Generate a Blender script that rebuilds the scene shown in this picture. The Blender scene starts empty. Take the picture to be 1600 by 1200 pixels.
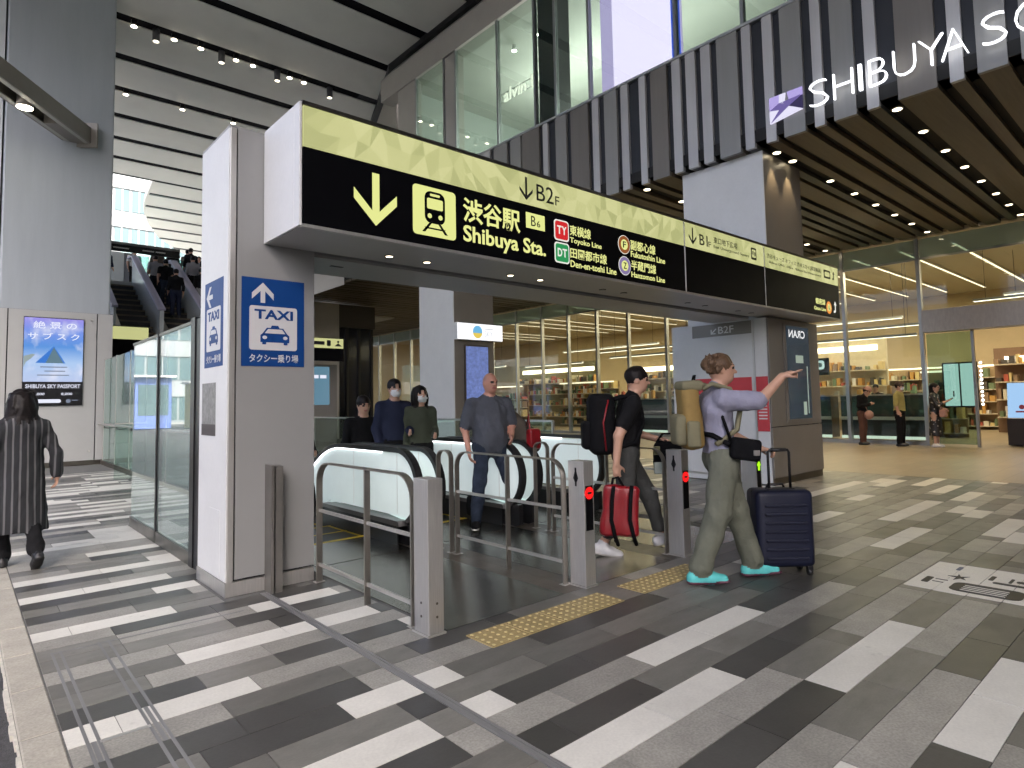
import bpy, bmesh, math, random
import numpy as np
from mathutils import Vector, Matrix, noise

random.seed(7)
SC = bpy.context.scene
COL = SC.collection
R = math.radians

# ------------------------------------------------------------------ camera
CAM_POS = Vector((0, 0, 1.41))
CR = Vector((0.74908396, -0.6621885, -0.01948361))
CU = Vector((-0.02845296, -0.06154204, 0.99769886))
CF = Vector((0.66186377, 0.74680584, 0.06494138))
cam_d = bpy.data.cameras.new('camera')
cam_d.sensor_width = 36
cam_d.lens = 980.55 / 1600 * 36
cam_d.shift_y = -37.51 / 1600
cam_d.clip_start = .05
cam_d.clip_end = 600
cam = bpy.data.objects.new('camera', cam_d)
mw = Matrix((CR, CU, -CF)).transposed().to_4x4()
mw.translation = CAM_POS
cam.matrix_world = mw
COL.objects.link(cam)
SC.camera = cam

# ------------------------------------------------------------------ sky and sun
SUN_EL, SUN_AZ = R(48), R(256)      # azimuth measured from +X towards +Y, direction to the sun
wd = bpy.data.worlds.new('World')
SC.world = wd
wd.use_nodes = True
wn = wd.node_tree.nodes
sky = wn.new('ShaderNodeTexSky')
sky.sky_type = 'NISHITA'
sky.sun_disc = False
sky.sun_elevation = SUN_EL
sky.sun_rotation = math.pi / 2 - SUN_AZ
sky.air_density = .45
sky.dust_density = 7.0
sky.ozone_density = 1.0
bg = wn['Background']
bg.inputs['Strength'].default_value = 0.15
wd.node_tree.links.new(sky.outputs[0], bg.inputs['Color'])
sd = bpy.data.lights.new('sun', 'SUN')
sd.energy = 1.5
sd.angle = R(12)
sd.color = (1, .96, .9)
sun = bpy.data.objects.new('sun', sd)
sdir = Vector((math.cos(SUN_EL) * math.cos(SUN_AZ), math.cos(SUN_EL) * math.sin(SUN_AZ), math.sin(SUN_EL)))
sun.rotation_euler = sdir.to_track_quat('Z', 'Y').to_euler()
sun.location = (-20, -20, 40)
COL.objects.link(sun)

SC.view_settings.view_transform = 'Standard'
SC.view_settings.look = 'None'
SC.view_settings.gamma = 1
SC.view_settings.use_curve_mapping = False
EXPO = 2.5
EK = 2 ** -EXPO            # emission that shows at its own colour under this exposure
SC.view_settings.exposure = EXPO
SC.cycles.use_denoising = True
SC.cycles.max_bounces = 7
SC.cycles.diffuse_bounces = 4
SC.cycles.glossy_bounces = 3
SC.cycles.transparent_max_bounces = 10
SC.cycles.use_adaptive_sampling = True
SC.cycles.adaptive_threshold = .04
SC.cycles.caustics_reflective = False
SC.cycles.caustics_refractive = False
SC.cycles.sample_clamp_indirect = 6
SC.cycles.blur_glossy = 0.6

# ------------------------------------------------------------------ helpers
def lin(r, g, b):
    def f(v):
        v /= 255
        return v / 12.92 if v <= .04045 else ((v + .055) / 1.055) ** 2.4
    return (f(r), f(g), f(b))

def gray(v, warm=0):
    return (v * (1 + warm), v, v * (1 - warm))

MATS = {}
def mat(name, col=(.5, .5, .5), rough=.5, metal=0., var=0., vscale=6., bump=0., bscale=80., emis=0., ecol=None,
        rand=0., stretch=None, spec=.5, speck=0., rvar=0., bdist=.004, pos=False, grime=0.):
    """Principled material with object-space noise in colour, roughness and fine relief."""
    if name in MATS:
        return MATS[name]
    m = bpy.data.materials.new(name)
    m.use_nodes = True
    nt = m.node_tree
    n, l = nt.nodes, nt.links
    p = n['Principled BSDF']
    p.inputs['Base Color'].default_value = (*col, 1)
    p.inputs['Roughness'].default_value = rough
    p.inputs['Metallic'].default_value = metal
    p.inputs['Specular IOR Level'].default_value = spec
    if emis:
        p.inputs['Emission Color'].default_value = (*(ecol or col), 1)
        p.inputs['Emission Strength'].default_value = emis
    tc = mp = None
    if var or bump or speck or rvar:
        tc = n.new('ShaderNodeTexCoord')
        mp = n.new('ShaderNodeMapping')
        l.new(n.new('ShaderNodeNewGeometry').outputs['Position'] if pos else tc.outputs['Object'], mp.inputs[0])
        if stretch:
            mp.inputs['Scale'].default_value = stretch
    src = None
    if rand:
        oi = n.new('ShaderNodeObjectInfo')
        mr = n.new('ShaderNodeMapRange')
        mr.inputs['To Min'].default_value = 1 - rand
        mr.inputs['To Max'].default_value = 1 + rand
        l.new(oi.outputs['Random'], mr.inputs['Value'])
        hs = n.new('ShaderNodeHueSaturation')
        hs.inputs['Color'].default_value = (*col, 1)
        l.new(mr.outputs[0], hs.inputs['Value'])
        src = hs.outputs[0]
    if var or speck:
        nz = n.new('ShaderNodeTexNoise')
        nz.inputs['Scale'].default_value = vscale
        nz.inputs['Detail'].default_value = 6
        nz.inputs['Roughness'].default_value = .65
        l.new(mp.outputs[0], nz.inputs['Vector'])
        mr = n.new('ShaderNodeMapRange')
        mr.inputs['From Min'].default_value = .3
        mr.inputs['From Max'].default_value = .7
        mr.inputs['To Min'].default_value = 1 - var
        mr.inputs['To Max'].default_value = 1 + var
        l.new(nz.outputs['Fac'], mr.inputs['Value'])
        val = mr.outputs[0]
        if speck:
            n2 = n.new('ShaderNodeTexNoise')
            n2.inputs['Scale'].default_value = vscale * 14
            n2.inputs['Detail'].default_value = 2
            l.new(mp.outputs[0], n2.inputs['Vector'])
            m2 = n.new('ShaderNodeMapRange')
            m2.inputs['From Min'].default_value = .35
            m2.inputs['From Max'].default_value = .65
            m2.inputs['To Min'].default_value = 1 - speck
            m2.inputs['To Max'].default_value = 1 + speck * .6
            l.new(n2.outputs['Fac'], m2.inputs['Value'])
            mu = n.new('ShaderNodeMath')
            mu.operation = 'MULTIPLY'
            l.new(val, mu.inputs[0])
            l.new(m2.outputs[0], mu.inputs[1])
            val = mu.outputs[0]
        if grime:
            # broad traffic soiling and a scatter of small dark spots
            ge = n.new('ShaderNodeNewGeometry')
            n3 = n.new('ShaderNodeTexNoise')
            n3.inputs['Scale'].default_value = 1.1
            n3.inputs['Detail'].default_value = 6
            n3.inputs['Roughness'].default_value = .7
            l.new(ge.outputs['Position'], n3.inputs['Vector'])
            m3 = n.new('ShaderNodeMapRange')
            m3.inputs['From Min'].default_value = .35
            m3.inputs['From Max'].default_value = .65
            m3.inputs['To Min'].default_value = 1 - grime
            m3.inputs['To Max'].default_value = 1 + grime * .5
            l.new(n3.outputs['Fac'], m3.inputs['Value'])
            vo = n.new('ShaderNodeTexVoronoi')
            vo.inputs['Scale'].default_value = 5.5
            l.new(ge.outputs['Position'], vo.inputs['Vector'])
            m4 = n.new('ShaderNodeMapRange')
            m4.inputs['From Min'].default_value = .05
            m4.inputs['From Max'].default_value = .10
            m4.inputs['To Min'].default_value = 1 - grime * 2.2
            m4.inputs['To Max'].default_value = 1
            l.new(vo.outputs['Distance'], m4.inputs['Value'])
            for o_ in (m3.outputs[0], m4.outputs[0]):
                mu = n.new('ShaderNodeMath')
                mu.operation = 'MULTIPLY'
                l.new(val, mu.inputs[0])
                l.new(o_, mu.inputs[1])
                val = mu.outputs[0]
        hs2 = n.new('ShaderNodeHueSaturation')
        if src:
            l.new(src, hs2.inputs['Color'])
        else:
            hs2.inputs['Color'].default_value = (*col, 1)
        l.new(val, hs2.inputs['Value'])
        src = hs2.outputs[0]
    if src:
        l.new(src, p.inputs['Base Color'])
    if rvar:
        nr = n.new('ShaderNodeTexNoise')
        nr.inputs['Scale'].default_value = vscale * .7
        nr.inputs['Detail'].default_value = 4
        l.new(mp.outputs[0], nr.inputs['Vector'])
        mr = n.new('ShaderNodeMapRange')
        mr.inputs['To Min'].default_value = max(.02, rough - rvar)
        mr.inputs['To Max'].default_value = min(1, rough + rvar)
        l.new(nr.outputs['Fac'], mr.inputs['Value'])
        l.new(mr.outputs[0], p.inputs['Roughness'])
    if bump:
        nb = n.new('ShaderNodeTexNoise')
        nb.inputs['Scale'].default_value = bscale
        nb.inputs['Detail'].default_value = 5
        l.new(mp.outputs[0], nb.inputs['Vector'])
        bp = n.new('ShaderNodeBump')
        bp.inputs['Strength'].default_value = bump
        bp.inputs['Distance'].default_value = bdist
        l.new(nb.outputs['Fac'], bp.inputs['Height'])
        l.new(bp.outputs[0], p.inputs['Normal'])
    MATS[name] = m
    return m

def glass(name, tint=(.9, .95, .93), ior=1.5, rough=0., frost_veil=0.):
    if name in MATS:
        return MATS[name]
    m = bpy.data.materials.new(name)
    m.use_nodes = True
    nt = m.node_tree
    n, l = nt.nodes, nt.links
    n.remove(n['Principled BSDF'])
    out = n['Material Output']
    fr = n.new('ShaderNodeFresnel')
    fr.inputs['IOR'].default_value = ior
    tr = n.new('ShaderNodeBsdfTransparent')
    tr.inputs[0].default_value = (*tint, 1)
    gl = n.new('ShaderNodeBsdfGlossy')
    gl.inputs['Roughness'].default_value = rough
    gl.inputs[0].default_value = (.95, .97, .97, 1)
    mx = n.new('ShaderNodeMixShader')
    ge = n.new('ShaderNodeNewGeometry')
    mi = n.new('ShaderNodeMapRange')      # same index seen from either face of the pane
    mi.inputs['To Min'].default_value = ior
    mi.inputs['To Max'].default_value = 1 / ior
    l.new(ge.outputs['Backfacing'], mi.inputs['Value'])
    l.new(mi.outputs[0], fr.inputs['IOR'])
    l.new(fr.outputs[0], mx.inputs[0])
    a = tr.outputs[0]
    if frost_veil:
        df = n.new('ShaderNodeBsdfDiffuse')
        df.inputs[0].default_value = (.7, .82, .78, 1)
        m2 = n.new('ShaderNodeMixShader')
        m2.inputs[0].default_value = frost_veil
        l.new(a, m2.inputs[1])
        l.new(df.outputs[0], m2.inputs[2])
        a = m2.outputs[0]
    l.new(a, mx.inputs[1])
    l.new(gl.outputs[0], mx.inputs[2])
    l.new(mx.outputs[0], out.inputs[0])
    MATS[name] = m
    return m

class MB:
    """Collects simple solids; build() links them as one mesh object."""
    def __init__(s):
        s.v, s.f, s.mi, s.sm = [], [], [], []
        s.m = 0
    def quad(s, pts, smooth=False):
        i = len(s.v)
        s.v += [tuple(p) for p in pts]
        s.f.append(tuple(range(i, i + len(pts))))
        s.mi.append(s.m)
        s.sm.append(smooth)
        return s
    def box(s, x0, x1, y0, y1, z0, z1, b=0.):
        if x0 > x1: x0, x1 = x1, x0
        if y0 > y1: y0, y1 = y1, y0
        if z0 > z1: z0, z1 = z1, z0
        if b:
            bm = bmesh.new()
            r = bmesh.ops.create_cube(bm, size=1)
            for q in bm.verts:
                q.co = Vector(((x0 + x1) / 2 + q.co.x * (x1 - x0), (y0 + y1) / 2 + q.co.y * (y1 - y0), (z0 + z1) / 2 + q.co.z * (z1 - z0)))
            bmesh.ops.bevel(bm, geom=bm.edges[:], offset=b, segments=2, affect='EDGES', profile=.5)
            s.bm(bm)
            return s
        i = len(s.v)
        s.v += [(x, y, z) for z in (z0, z1) for y in (y0, y1) for x in (x0, x1)]
        for f in ((0, 2, 3, 1), (4, 5, 7, 6), (0, 1, 5, 4), (2, 6, 7, 3), (0, 4, 6, 2), (1, 3, 7, 5)):
            s.f.append(tuple(i + k for k in f))
            s.mi.append(s.m)
            s.sm.append(False)
        return s
    def bm(s, bm, smooth=False, mtx=None):
        i = len(s.v)
        bm.verts.index_update()
        for q in bm.verts:
            c = mtx @ q.co if mtx else q.co
            s.v.append(tuple(c))
        for f in bm.faces:
            s.f.append(tuple(i + q.index for q in f.verts))
            s.mi.append(s.m)
            s.sm.append(smooth)
        bm.free()
        return s
    def prism(s, poly, off):
        """polygon (list of 3D points) extruded by vector off"""
        i = len(s.v)
        n = len(poly)
        off = Vector(off)
        s.v += [tuple(p) for p in poly] + [tuple(Vector(p) + off) for p in poly]
        fs = [tuple(range(i + n - 1, i - 1, -1)), tuple(range(i + n, i + 2 * n))]
        fs += [(i + k, i + (k + 1) % n, i + n + (k + 1) % n, i + n + k) for k in range(n)]
        for f in fs:
            s.f.append(f)
            s.mi.append(s.m)
            s.sm.append(False)
        return s
    def tube(s, pts, r, seg=8, cap=True, flat=None):
        """round (or elliptical: flat=(axis, factor)) tube along a path; r number or list"""
        pts = [Vector(p) for p in pts]
        i0 = len(s.v)
        n = len(pts)
        up = Vector((0, 0, 1))
        prev = None
        for k, p in enumerate(pts):
            t = (pts[min(k + 1, n - 1)] - pts[max(k - 1, 0)]).normalized()
            if prev is None:
                a = t.cross(up)
                if a.length < .05:
                    a = t.cross(Vector((1, 0, 0)))
                a.normalize()
            else:
                a = (prev - t * prev.dot(t)).normalized()
            prev = a
            b = t.cross(a)
            rr = r[k] if isinstance(r, (list, tuple)) else r
            for q in range(seg):
                an = 2 * math.pi * q / seg
                d = a * math.cos(an) * rr + b * math.sin(an) * rr
                if flat:
                    ax = Vector(flat[0])
                    d = d + ax * d.dot(ax) * (flat[1] - 1)
                s.v.append(tuple(p + d))
        for k in range(n - 1):
            for q in range(seg):
                s.f.append((i0 + k * seg + q, i0 + k * seg + (q + 1) % seg, i0 + (k + 1) * seg + (q + 1) % seg, i0 + (k + 1) * seg + q))
                s.mi.append(s.m)
                s.sm.append(True)
        if cap:
            for base, rev in ((i0, True), (i0 + (n - 1) * seg, False)):
                ids = list(range(base, base + seg))
                if rev: ids.reverse()
                s.f.append(tuple(ids))
                s.mi.append(s.m)
                s.sm.append(False)
        return s
    def ribbon(s, pts, width, thick, wax):
        """rectangular section swept along pts; wax = width axis (constant)"""
        pts = [Vector(p) for p in pts]
        w = Vector(wax).normalized() * width / 2
        i0 = len(s.v)
        n = len(pts)
        for k, p in enumerate(pts):
            t = (pts[min(k + 1, n - 1)] - pts[max(k - 1, 0)]).normalized()
            nn = t.cross(w.normalized()).normalized() * thick / 2
            s.v += [tuple(p + w + nn), tuple(p - w + nn), tuple(p - w - nn), tuple(p + w - nn)]
        for k in range(n - 1):
            for q in range(4):
                s.f.append((i0 + k * 4 + q, i0 + k * 4 + (q + 1) % 4, i0 + k * 4 + 4 + (q + 1) % 4, i0 + k * 4 + 4 + q))
                s.mi.append(s.m)
                s.sm.append(False)
        s.f += [(i0 + 3, i0 + 2, i0 + 1, i0), tuple(i0 + (n - 1) * 4 + q for q in range(4))]
        s.mi += [s.m] * 2
        s.sm += [False] * 2
        return s
    def cyl(s, c, r, h, axis=(0, 0, 1), seg=16, r2=None):
        ax = Vector(axis).normalized()
        return s.tube([Vector(c), Vector(c) + ax * h], [r, r if r2 is None else r2], seg)
    def ball(s, c, rad, sub=2, rot=None):
        bm = bmesh.new()
        bmesh.ops.create_icosphere(bm, subdivisions=sub, radius=1)
        m = Matrix.Translation(c) @ (rot.to_4x4() if rot else Matrix()) @ Matrix.Diagonal((*((rad,) * 3 if isinstance(rad, (int, float)) else rad), 1))
        return s.bm(bm, True, m)
    def mesh(s, name, mats):
        me = bpy.data.meshes.new(name)
        me.from_pydata(s.v, [], s.f)
        for m in (mats if isinstance(mats, (list, tuple)) else [mats]):
            me.materials.append(m)
        me.polygons.foreach_set('material_index', s.mi)
        me.polygons.foreach_set('use_smooth', s.sm)
        me.update()
        return me
    def build(s, name, mats, parent=None, local=False, fix=True):
        me = s.mesh(name, mats)
        if fix:
            bm = bmesh.new()
            bm.from_mesh(me)
            bmesh.ops.recalc_face_normals(bm, faces=bm.faces)
            bm.to_mesh(me)
            bm.free()
        return link(name, me, parent, local)

def link(name, me, parent=None, local=False):
    o = bpy.data.objects.new(name, me)
    COL.objects.link(o)
    if parent is not None:
        o.parent = parent
        if not local:
            o.matrix_parent_inverse = WM(parent).inverted()
    return o

def WM(o):
    m = o.matrix_basis.copy()
    while o.parent is not None:
        m = o.matrix_parent_inverse @ m
        o = o.parent
        m = o.matrix_basis @ m
    return m

def tag(o, label=None, cat=None, group=None, kind=None):
    if label: o['label'] = label
    if cat: o['category'] = cat
    if group: o['group'] = group
    if kind: o['kind'] = kind
    return o

def thing(name, label, cat, loc=(0, 0, 0), rz=0., group=None):
    o = bpy.data.objects.new(name, None)
    o.empty_display_size = .1
    COL.objects.link(o)
    o.location = loc
    o.rotation_euler = (0, 0, rz)
    return tag(o, label, cat, group)

def dup(root, loc, rz=0., label=None):
    r = root.copy()
    COL.objects.link(r)
    r.location = loc
    r.rotation_euler = (0, 0, rz)
    if label: r['label'] = label
    for ch in list(root.children):
        c = ch.copy()
        COL.objects.link(c)
        c.parent = r
        for g in list(ch.children):
            d = g.copy()
            COL.objects.link(d)
            d.parent = c
    return r

def struct(o):
    o['kind'] = 'structure'
    return o

# lettering: meshes made from the built-in font in a scratch scene
TMP = bpy.data.scenes.new('scratch')
TXT = {}
def text_mesh(body, bold, mirror=False):
    key = (body, bold)
    if key in TXT:
        return TXT[key].copy()
    cu = bpy.data.curves.new('t', 'FONT')
    cu.body = body
    cu.size = 1
    cu.offset = bold
    cu.resolution_u = 3
    cu.extrude = .012
    ob = bpy.data.objects.new('t', cu)
    TMP.collection.objects.link(ob)
    with bpy.context.temp_override(scene=TMP, view_layer=TMP.view_layers[0]):
        dg = bpy.context.evaluated_depsgraph_get()
        dg.update()
        me = bpy.data.meshes.new_from_object(ob.evaluated_get(dg))
    bpy.data.objects.remove(ob)
    TXT[key] = me
    return me.copy()

def letter(body, m, parent, org, ux, uz, box, bold=0., name='lettering', local=False, proud=.0015):
    """text fitted to box=(u0,u1,v0,v1) on the plane org + ux*u + uz*v, facing ux x uz"""
    me = text_mesh(body, bold)
    nv = len(me.vertices)
    co = np.empty(nv * 3)
    me.vertices.foreach_get('co', co)
    co = co.reshape(-1, 3)
    mn, mx = co.min(0), co.max(0)
    u0, u1, v0, v1 = box
    ux, uz, org = Vector(ux), Vector(uz), Vector(org)
    nrm = ux.cross(uz)
    u = u0 + (co[:, 0] - mn[0]) / max(1e-6, mx[0] - mn[0]) * (u1 - u0)
    v = v0 + (co[:, 1] - mn[1]) / max(1e-6, mx[1] - mn[1]) * (v1 - v0)
    w = np.where(co[:, 2] > 0, proud, -.001)
    A = np.array([ux, uz, nrm])
    P = np.stack([u, v, w], 1) @ A + np.array(org)
    me.vertices.foreach_set('co', P.ravel())
    me.materials.clear()
    me.materials.append(m)
    me.polygons.foreach_set('material_index', [0] * len(me.polygons))
    me.update()
    return link(name, me, parent, local)

def flat(name, poly, m, parent, org, ux, uz, proud=.0015, local=False, back=.001):
    """flat printed shape: 2D polygons (list of polygons) on a plane"""
    ux, uz, org = Vector(ux), Vector(uz), Vector(org)
    nrm = ux.cross(uz)
    mb = MB()
    for pl in poly:
        mb.prism([org + ux * p[0] + uz * p[1] - nrm * back for p in pl], nrm * (proud + back))
    return mb.build(name, m, parent, local)

def rrect(x0, x1, y0, y1, r, n=5):
    o = []
    for cx, cy, a in ((x1 - r, y1 - r, 0), (x0 + r, y1 - r, 90), (x0 + r, y0 + r, 180), (x1 - r, y0 + r, 270)):
        for k in range(n + 1):
            t = R(a + 90 * k / n)
            o.append((cx + r * math.cos(t), cy + r * math.sin(t)))
    return o

def disc(cx, cy, r, n=24, ry=None):
    return [(cx + r * math.cos(2 * math.pi * k / n), cy + (ry or r) * math.sin(2 * math.pi * k / n)) for k in range(n)]

def arrow(cx, y0, y1, hw, t, up=False):
    """arrow made of a stem and two slanted bars, pointing down from y1 to y0 (or up)"""
    L = []
    L.append([(cx - t / 2, y0 + t * 1.85), (cx, y0 + t * 1.35), (cx + t / 2, y0 + t * 1.85), (cx + t / 2, y1), (cx - t / 2, y1)])
    h = hw
    L.append([(cx, y0), (cx + h, y0 + h), (cx + h, y0 + h + t * 1.35), (cx, y0 + t * 1.35)])
    L.append([(cx, y0), (cx, y0 + t * 1.35), (cx - h, y0 + h + t * 1.35), (cx - h, y0 + h)])
    if up:
        L = [[(x, y0 + y1 - y) for x, y in reversed(p)] for p in L]
    return L

def project(p):
    v = Vector(p) - CAM_POS
    w = v.dot(CF)
    if w < .1:
        return None
    return (800 + 980.55 * v.dot(CR) / w, 562.49 - 980.55 * v.dot(CU) / w, w)

X_, Y_, Z_ = Vector((1, 0, 0)), Vector((0, 1, 0)), Vector((0, 0, 1))

# ------------------------------------------------------------------ materials
steel = mat('brushed_steel', (.58, .565, .54), .42, .8, var=.1, vscale=5, stretch=(30, 30, 1), rvar=.08)
steel_dark = mat('dark_bronze_steel', (.17, .155, .135), .35, 1., var=.12, vscale=4, rvar=.08)
black_metal = mat('black_metal', (.012, .012, .014), .35, .2, var=.1)
black_gloss = mat('black_acrylic', (.003, .003, .004), .4, 0, rvar=.05, spec=.08)
dark_gap = mat('dark_gap', (.015, .015, .018), .8)
panel_white = mat('white_metal_panel', (.635, .64, .635), .42, 0, var=.04, vscale=2, rvar=.08, speck=.015)
panel_taupe = mat('taupe_panel', (.20, .185, .165), .4, 0, var=.04, vscale=3, rvar=.06)
panel_soffit = mat('soffit_grey_panel', (.40, .395, .385), .38, 0, var=.03, vscale=2.5, rvar=.06)
panel_gray_shaded = mat('grey_panel_shaded', (.255, .256, .254), .38, 0, var=.03, vscale=2.5, rvar=.06)  # darker than the white panel: the front's shade is put into this grey
rubber = mat('handrail_rubber', (.012, .012, .013), .4)
led_white = mat('lamp_white', (1, 1, 1), emis=6, ecol=(1, .93, .8))
led_warm = mat('lamp_warm', (1, 1, 1), emis=7, ecol=(1, .86, .6))
white_paint = mat('white_paint', (.7, .7, .68), .5, var=.04)
ink = mat('black_print', (.01, .01, .012), .5)
# ================================================================== GROUND
asphalt = mat('asphalt', (.055, .055, .058), .9, var=.35, vscale=30, bump=1., bscale=120, speck=.35)
grout = mat('grout', (.13, .13, .125), .9, var=.15, vscale=40)
base_far = mat('far_paving', (.24, .235, .225), .7, var=.15, vscale=1.5)
beige_stone = mat('beige_stone', (.40, .335, .235), .42, var=.1, vscale=2, rvar=.08)

# ground sheet round the escalator pit (hole X 2.25..6.2, Y 6.1..14)
g = MB()
gx = [-90, 2.25, 6.2, 90]
gy = [-60, 6.1, 14.0, 130]
for a in range(3):
    for b_ in range(3):
        if a == 1 and b_ == 1:
            continue
        g.quad([(gx[a], gy[b_], -.07), (gx[a + 1], gy[b_], -.07), (gx[a + 1], gy[b_ + 1], -.07), (gx[a], gy[b_ + 1], -.07)])
struct(g.build('ground', mat('pale_concrete', (.36, .355, .34), .8, var=.1, vscale=.4)))

floor = struct(MB().box(.25, 2.25, -30, 45, -.069, -.005).box(2.25, 6.2, -30, 6.1, -.069, -.005).box(6.2, 12.2, -30, 45, -.069, -.005)
               .box(2.25, 6.2, 14, 45, -.069, -.005).build('floor', grout))

# beige paving in front of the shop, joints by material
bm_ = bpy.data.materials.new('beige_paving')
bm_.use_nodes = True
_n, _l = bm_.node_tree.nodes, bm_.node_tree.links
_tc = _n.new('ShaderNodeTexCoord')
_br = _n.new('ShaderNodeTexBrick')
_br.inputs['Color1'].default_value = (.26, .205, .13, 1)
_br.inputs['Color2'].default_value = (.22, .175, .112, 1)
_br.inputs['Mortar'].default_value = (.13, .11, .075, 1)
_br.inputs['Scale'].default_value = 1
_br.inputs['Mortar Size'].default_value = .004
_br.inputs['Brick Width'].default_value = .6
_br.inputs['Row Height'].default_value = .3
_l.new(_tc.outputs['Object'], _br.inputs['Vector'])
_l.new(_br.outputs['Color'], _n['Principled BSDF'].inputs['Base Color'])
_n['Principled BSDF'].inputs['Roughness'].default_value = .36
struct(MB().box(12.2, 32, -30, 45, -.069, 0).build('shop_pavement', bm_))

# kerb stones and the road edge
kerb_m = mat('kerb_stone', (.36, .34, .29), .8, var=.14, vscale=5, bump=.35, bscale=90, rand=.08, speck=.12)
kerb = struct(MB().box(.24, .385, -12, 30, -.068, -.012).build('kerb', grout))
yy = -3.1
while yy < 24:
    h = .59
    MB().box(.243, .383, yy, yy + h, -.06, 0, b=.006).build('stone', kerb_m, kerb)
    yy += .6
edge_m = mat('road_edge_mortar', (.5, .48, .42), .9, var=.2, vscale=25)
eb = MB()
yy = -3
while yy < 22:
    d = .12
    w = random.uniform(.004, .02)
    eb.box(.238 - w, .2405, yy, yy + d, -.06, -.004 - random.uniform(0, .006))
    yy += d
eb.build('mortar_edge', edge_m, kerb)
rb_ = mat('road_surface', (.05, .05, .053), .9, var=.4, vscale=35, bump=1., bscale=150, speck=.4)
struct(MB().box(-14, .235, -40, 60, -.068, -.035).build('road', rb_))

# ------------------------------------------------------------------ paving tiles
TW = mat('tile_white', (.645, .632, .578), .42, var=.06, vscale=5, speck=.05, rand=.05, rvar=.1, bump=.1, pos=True, grime=.07)
TL = mat('tile_light', (.305, .295, .264), .42, var=.14, vscale=6, speck=.18, rand=.12, rvar=.1, bump=.1, pos=True, grime=.09)
TM = mat('tile_mid', (.155, .150, .134), .40, var=.16, vscale=4, speck=.07, rand=.22, stretch=(1, 2.4, 1), rvar=.12, bump=.1, pos=True, grime=.10)
TD = mat('tile_dark', (.062, .0605, .056), .38, var=.12, vscale=4, speck=.06, rand=.2, rvar=.12, bump=.1, pos=True, grime=.12)
TMAT = {'W': TW, 'L': TL, 'M': TM, 'D': TD}
ROWS = {
 2: '9L16M22D', 3: '9D15W21D27M', 4: '9W13L19D25M', 5: '9L14M20L26M', 6: '9D16W22M28D', 7: '9L16M20L26M34L37D38W44D',
 8: '9W15D21M27L33D39M', 9: '9D13M19L31D34M43W46D', 10: '2D8L9L14W20D26M32W38D44W47L', 11: '2W9W10D16M22D29L34D49W54M',
 12: '2M9L15M21D39W48D', 13: '2M4D7W9W10M13D19M34L37M52W57M', 14: '2D8L9L16M22D', 15: '2L5M9M10D14M36W40M55W61M',
 16: '2W6L9L45W48M', 17: '2D5M7D9M11W53W58D', 18: '2M4L9D', 19: '2M5W9W11D50W55M', 20: '2L9M', 21: '2M7D9D',
 22: '2M4L8W9W11L', 23: '2L4D', 24: '2W6M', 25: '2L5M', 26: '2D5D7L', 27: '2M6W', 28: '2D', 29: '2W7M', 30: '2M5L', 31: '2D6M', 32: '2W'}
import re
def parse(s):
    return [(int(a), b) for a, b in re.findall(r'(\d+)([WLMD])', s)]
rnd = random.Random(11)
def rand_col(x, y):
    if y > 6 and x < 3:
        return rnd.choices('WLMD', (38, 27, 22, 13))[0]
    if x > 11:
        return rnd.choices('WLMD', (14, 24, 36, 26))[0]
    return rnd.choices('WLMD', (9, 20, 38, 33))[0]
def row_runs(n, j0, j1):
    """list of (ja, jb, colour) cells for tiles between j0 and j1 of row n"""
    known = [(j, c) for j, c in parse(ROWS.get(n, '')) if j < j1]
    out = []
    cur = j0
    ks = [k for k in known if k[0] >= j0] if known else []
    lead = [k for k in known if k[0] < j0]
    if lead:
        ks = [(j0, lead[-1][1])] + [k for k in ks if k[0] > j0]
    seq = []
    for i, (j, c) in enumerate(ks):
        seq.append((j, c, ks[i + 1][0] if i + 1 < len(ks) else None))
    if not seq or seq[0][0] > j0:
        e = seq[0][0] if seq else j1
        out += fill(n, j0, e)
    for j, c, e in seq:
        if e is None:
            e2 = min(j1, j + 6)
            out += cut(j, e2, c, fromend=False)
            if e2 < j1:
                out += fill(n, e2, j1)
        elif e - j > 9:
            out += cut(j, j + 6, c, fromend=False)
            out += fill(n, j + 6, e)
        else:
            out += cut(j, e, c, fromend=(j == j0))
    return out
def cut(a, b, c, fromend):
    if fromend:
        o, e = [], b
        while e > a:
            o.append((max(a, e - 3), e, c))
            e -= 3
        return o[::-1]
    o, s = [], a
    while s < b:
        o.append((s, min(b, s + 3), c))
        s += 3
    return o
def fill(n, a, b):
    o, s = [], a
    while s < b:
        ln = rnd.choice((3, 6, 6)) if s > a else rnd.choice((1, 2, 3, 4, 5, 6))
        c = rand_col(s * .2, n * .2)
        o += cut(s, min(b, s + ln), c, True if s == a else False)
        s += ln
    return o
TILES = []
for n in range(-12, 96):
    y0 = .067 + .2 * n
    y1 = y0 + .2
    segs = []
    if y1 < 5.0:
        segs.append((2, 9, .388, 1.752, -.012))
    elif y1 < 8.9:
        segs.append((2, 8, .388, 1.50 if y1 < 5.75 else 1.60, -.012))
    else:
        segs.append((2, 14, .388, 2.78, -.012))
    if y1 < 5.0:
        if y0 < 3.22:
            segs.append((9, 61, 1.812, 12.19, 0))
        else:
            segs.append((9, 12, 1.812, 2.29, 0))
            segs.append((31, 61, 6.3, 12.19, 0))
    elif y1 < 14:
        segs.append((31, 61, 6.3, 12.19, 0))
    else:
        if y1 > 17: continue
    for j0, j1, xa, xb, off in segs:
        for a, b, c in row_runs(n, j0, j1):
            x0, x1 = max(xa, a * .2 + off), min(xb, b * .2 + off)
            if a == j0: x0 = xa
            if b == j1: x1 = xb
            if x1 - x0 > .03:
                TILES.append((x0, x1, y0, y1, c))
G = .0021
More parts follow.
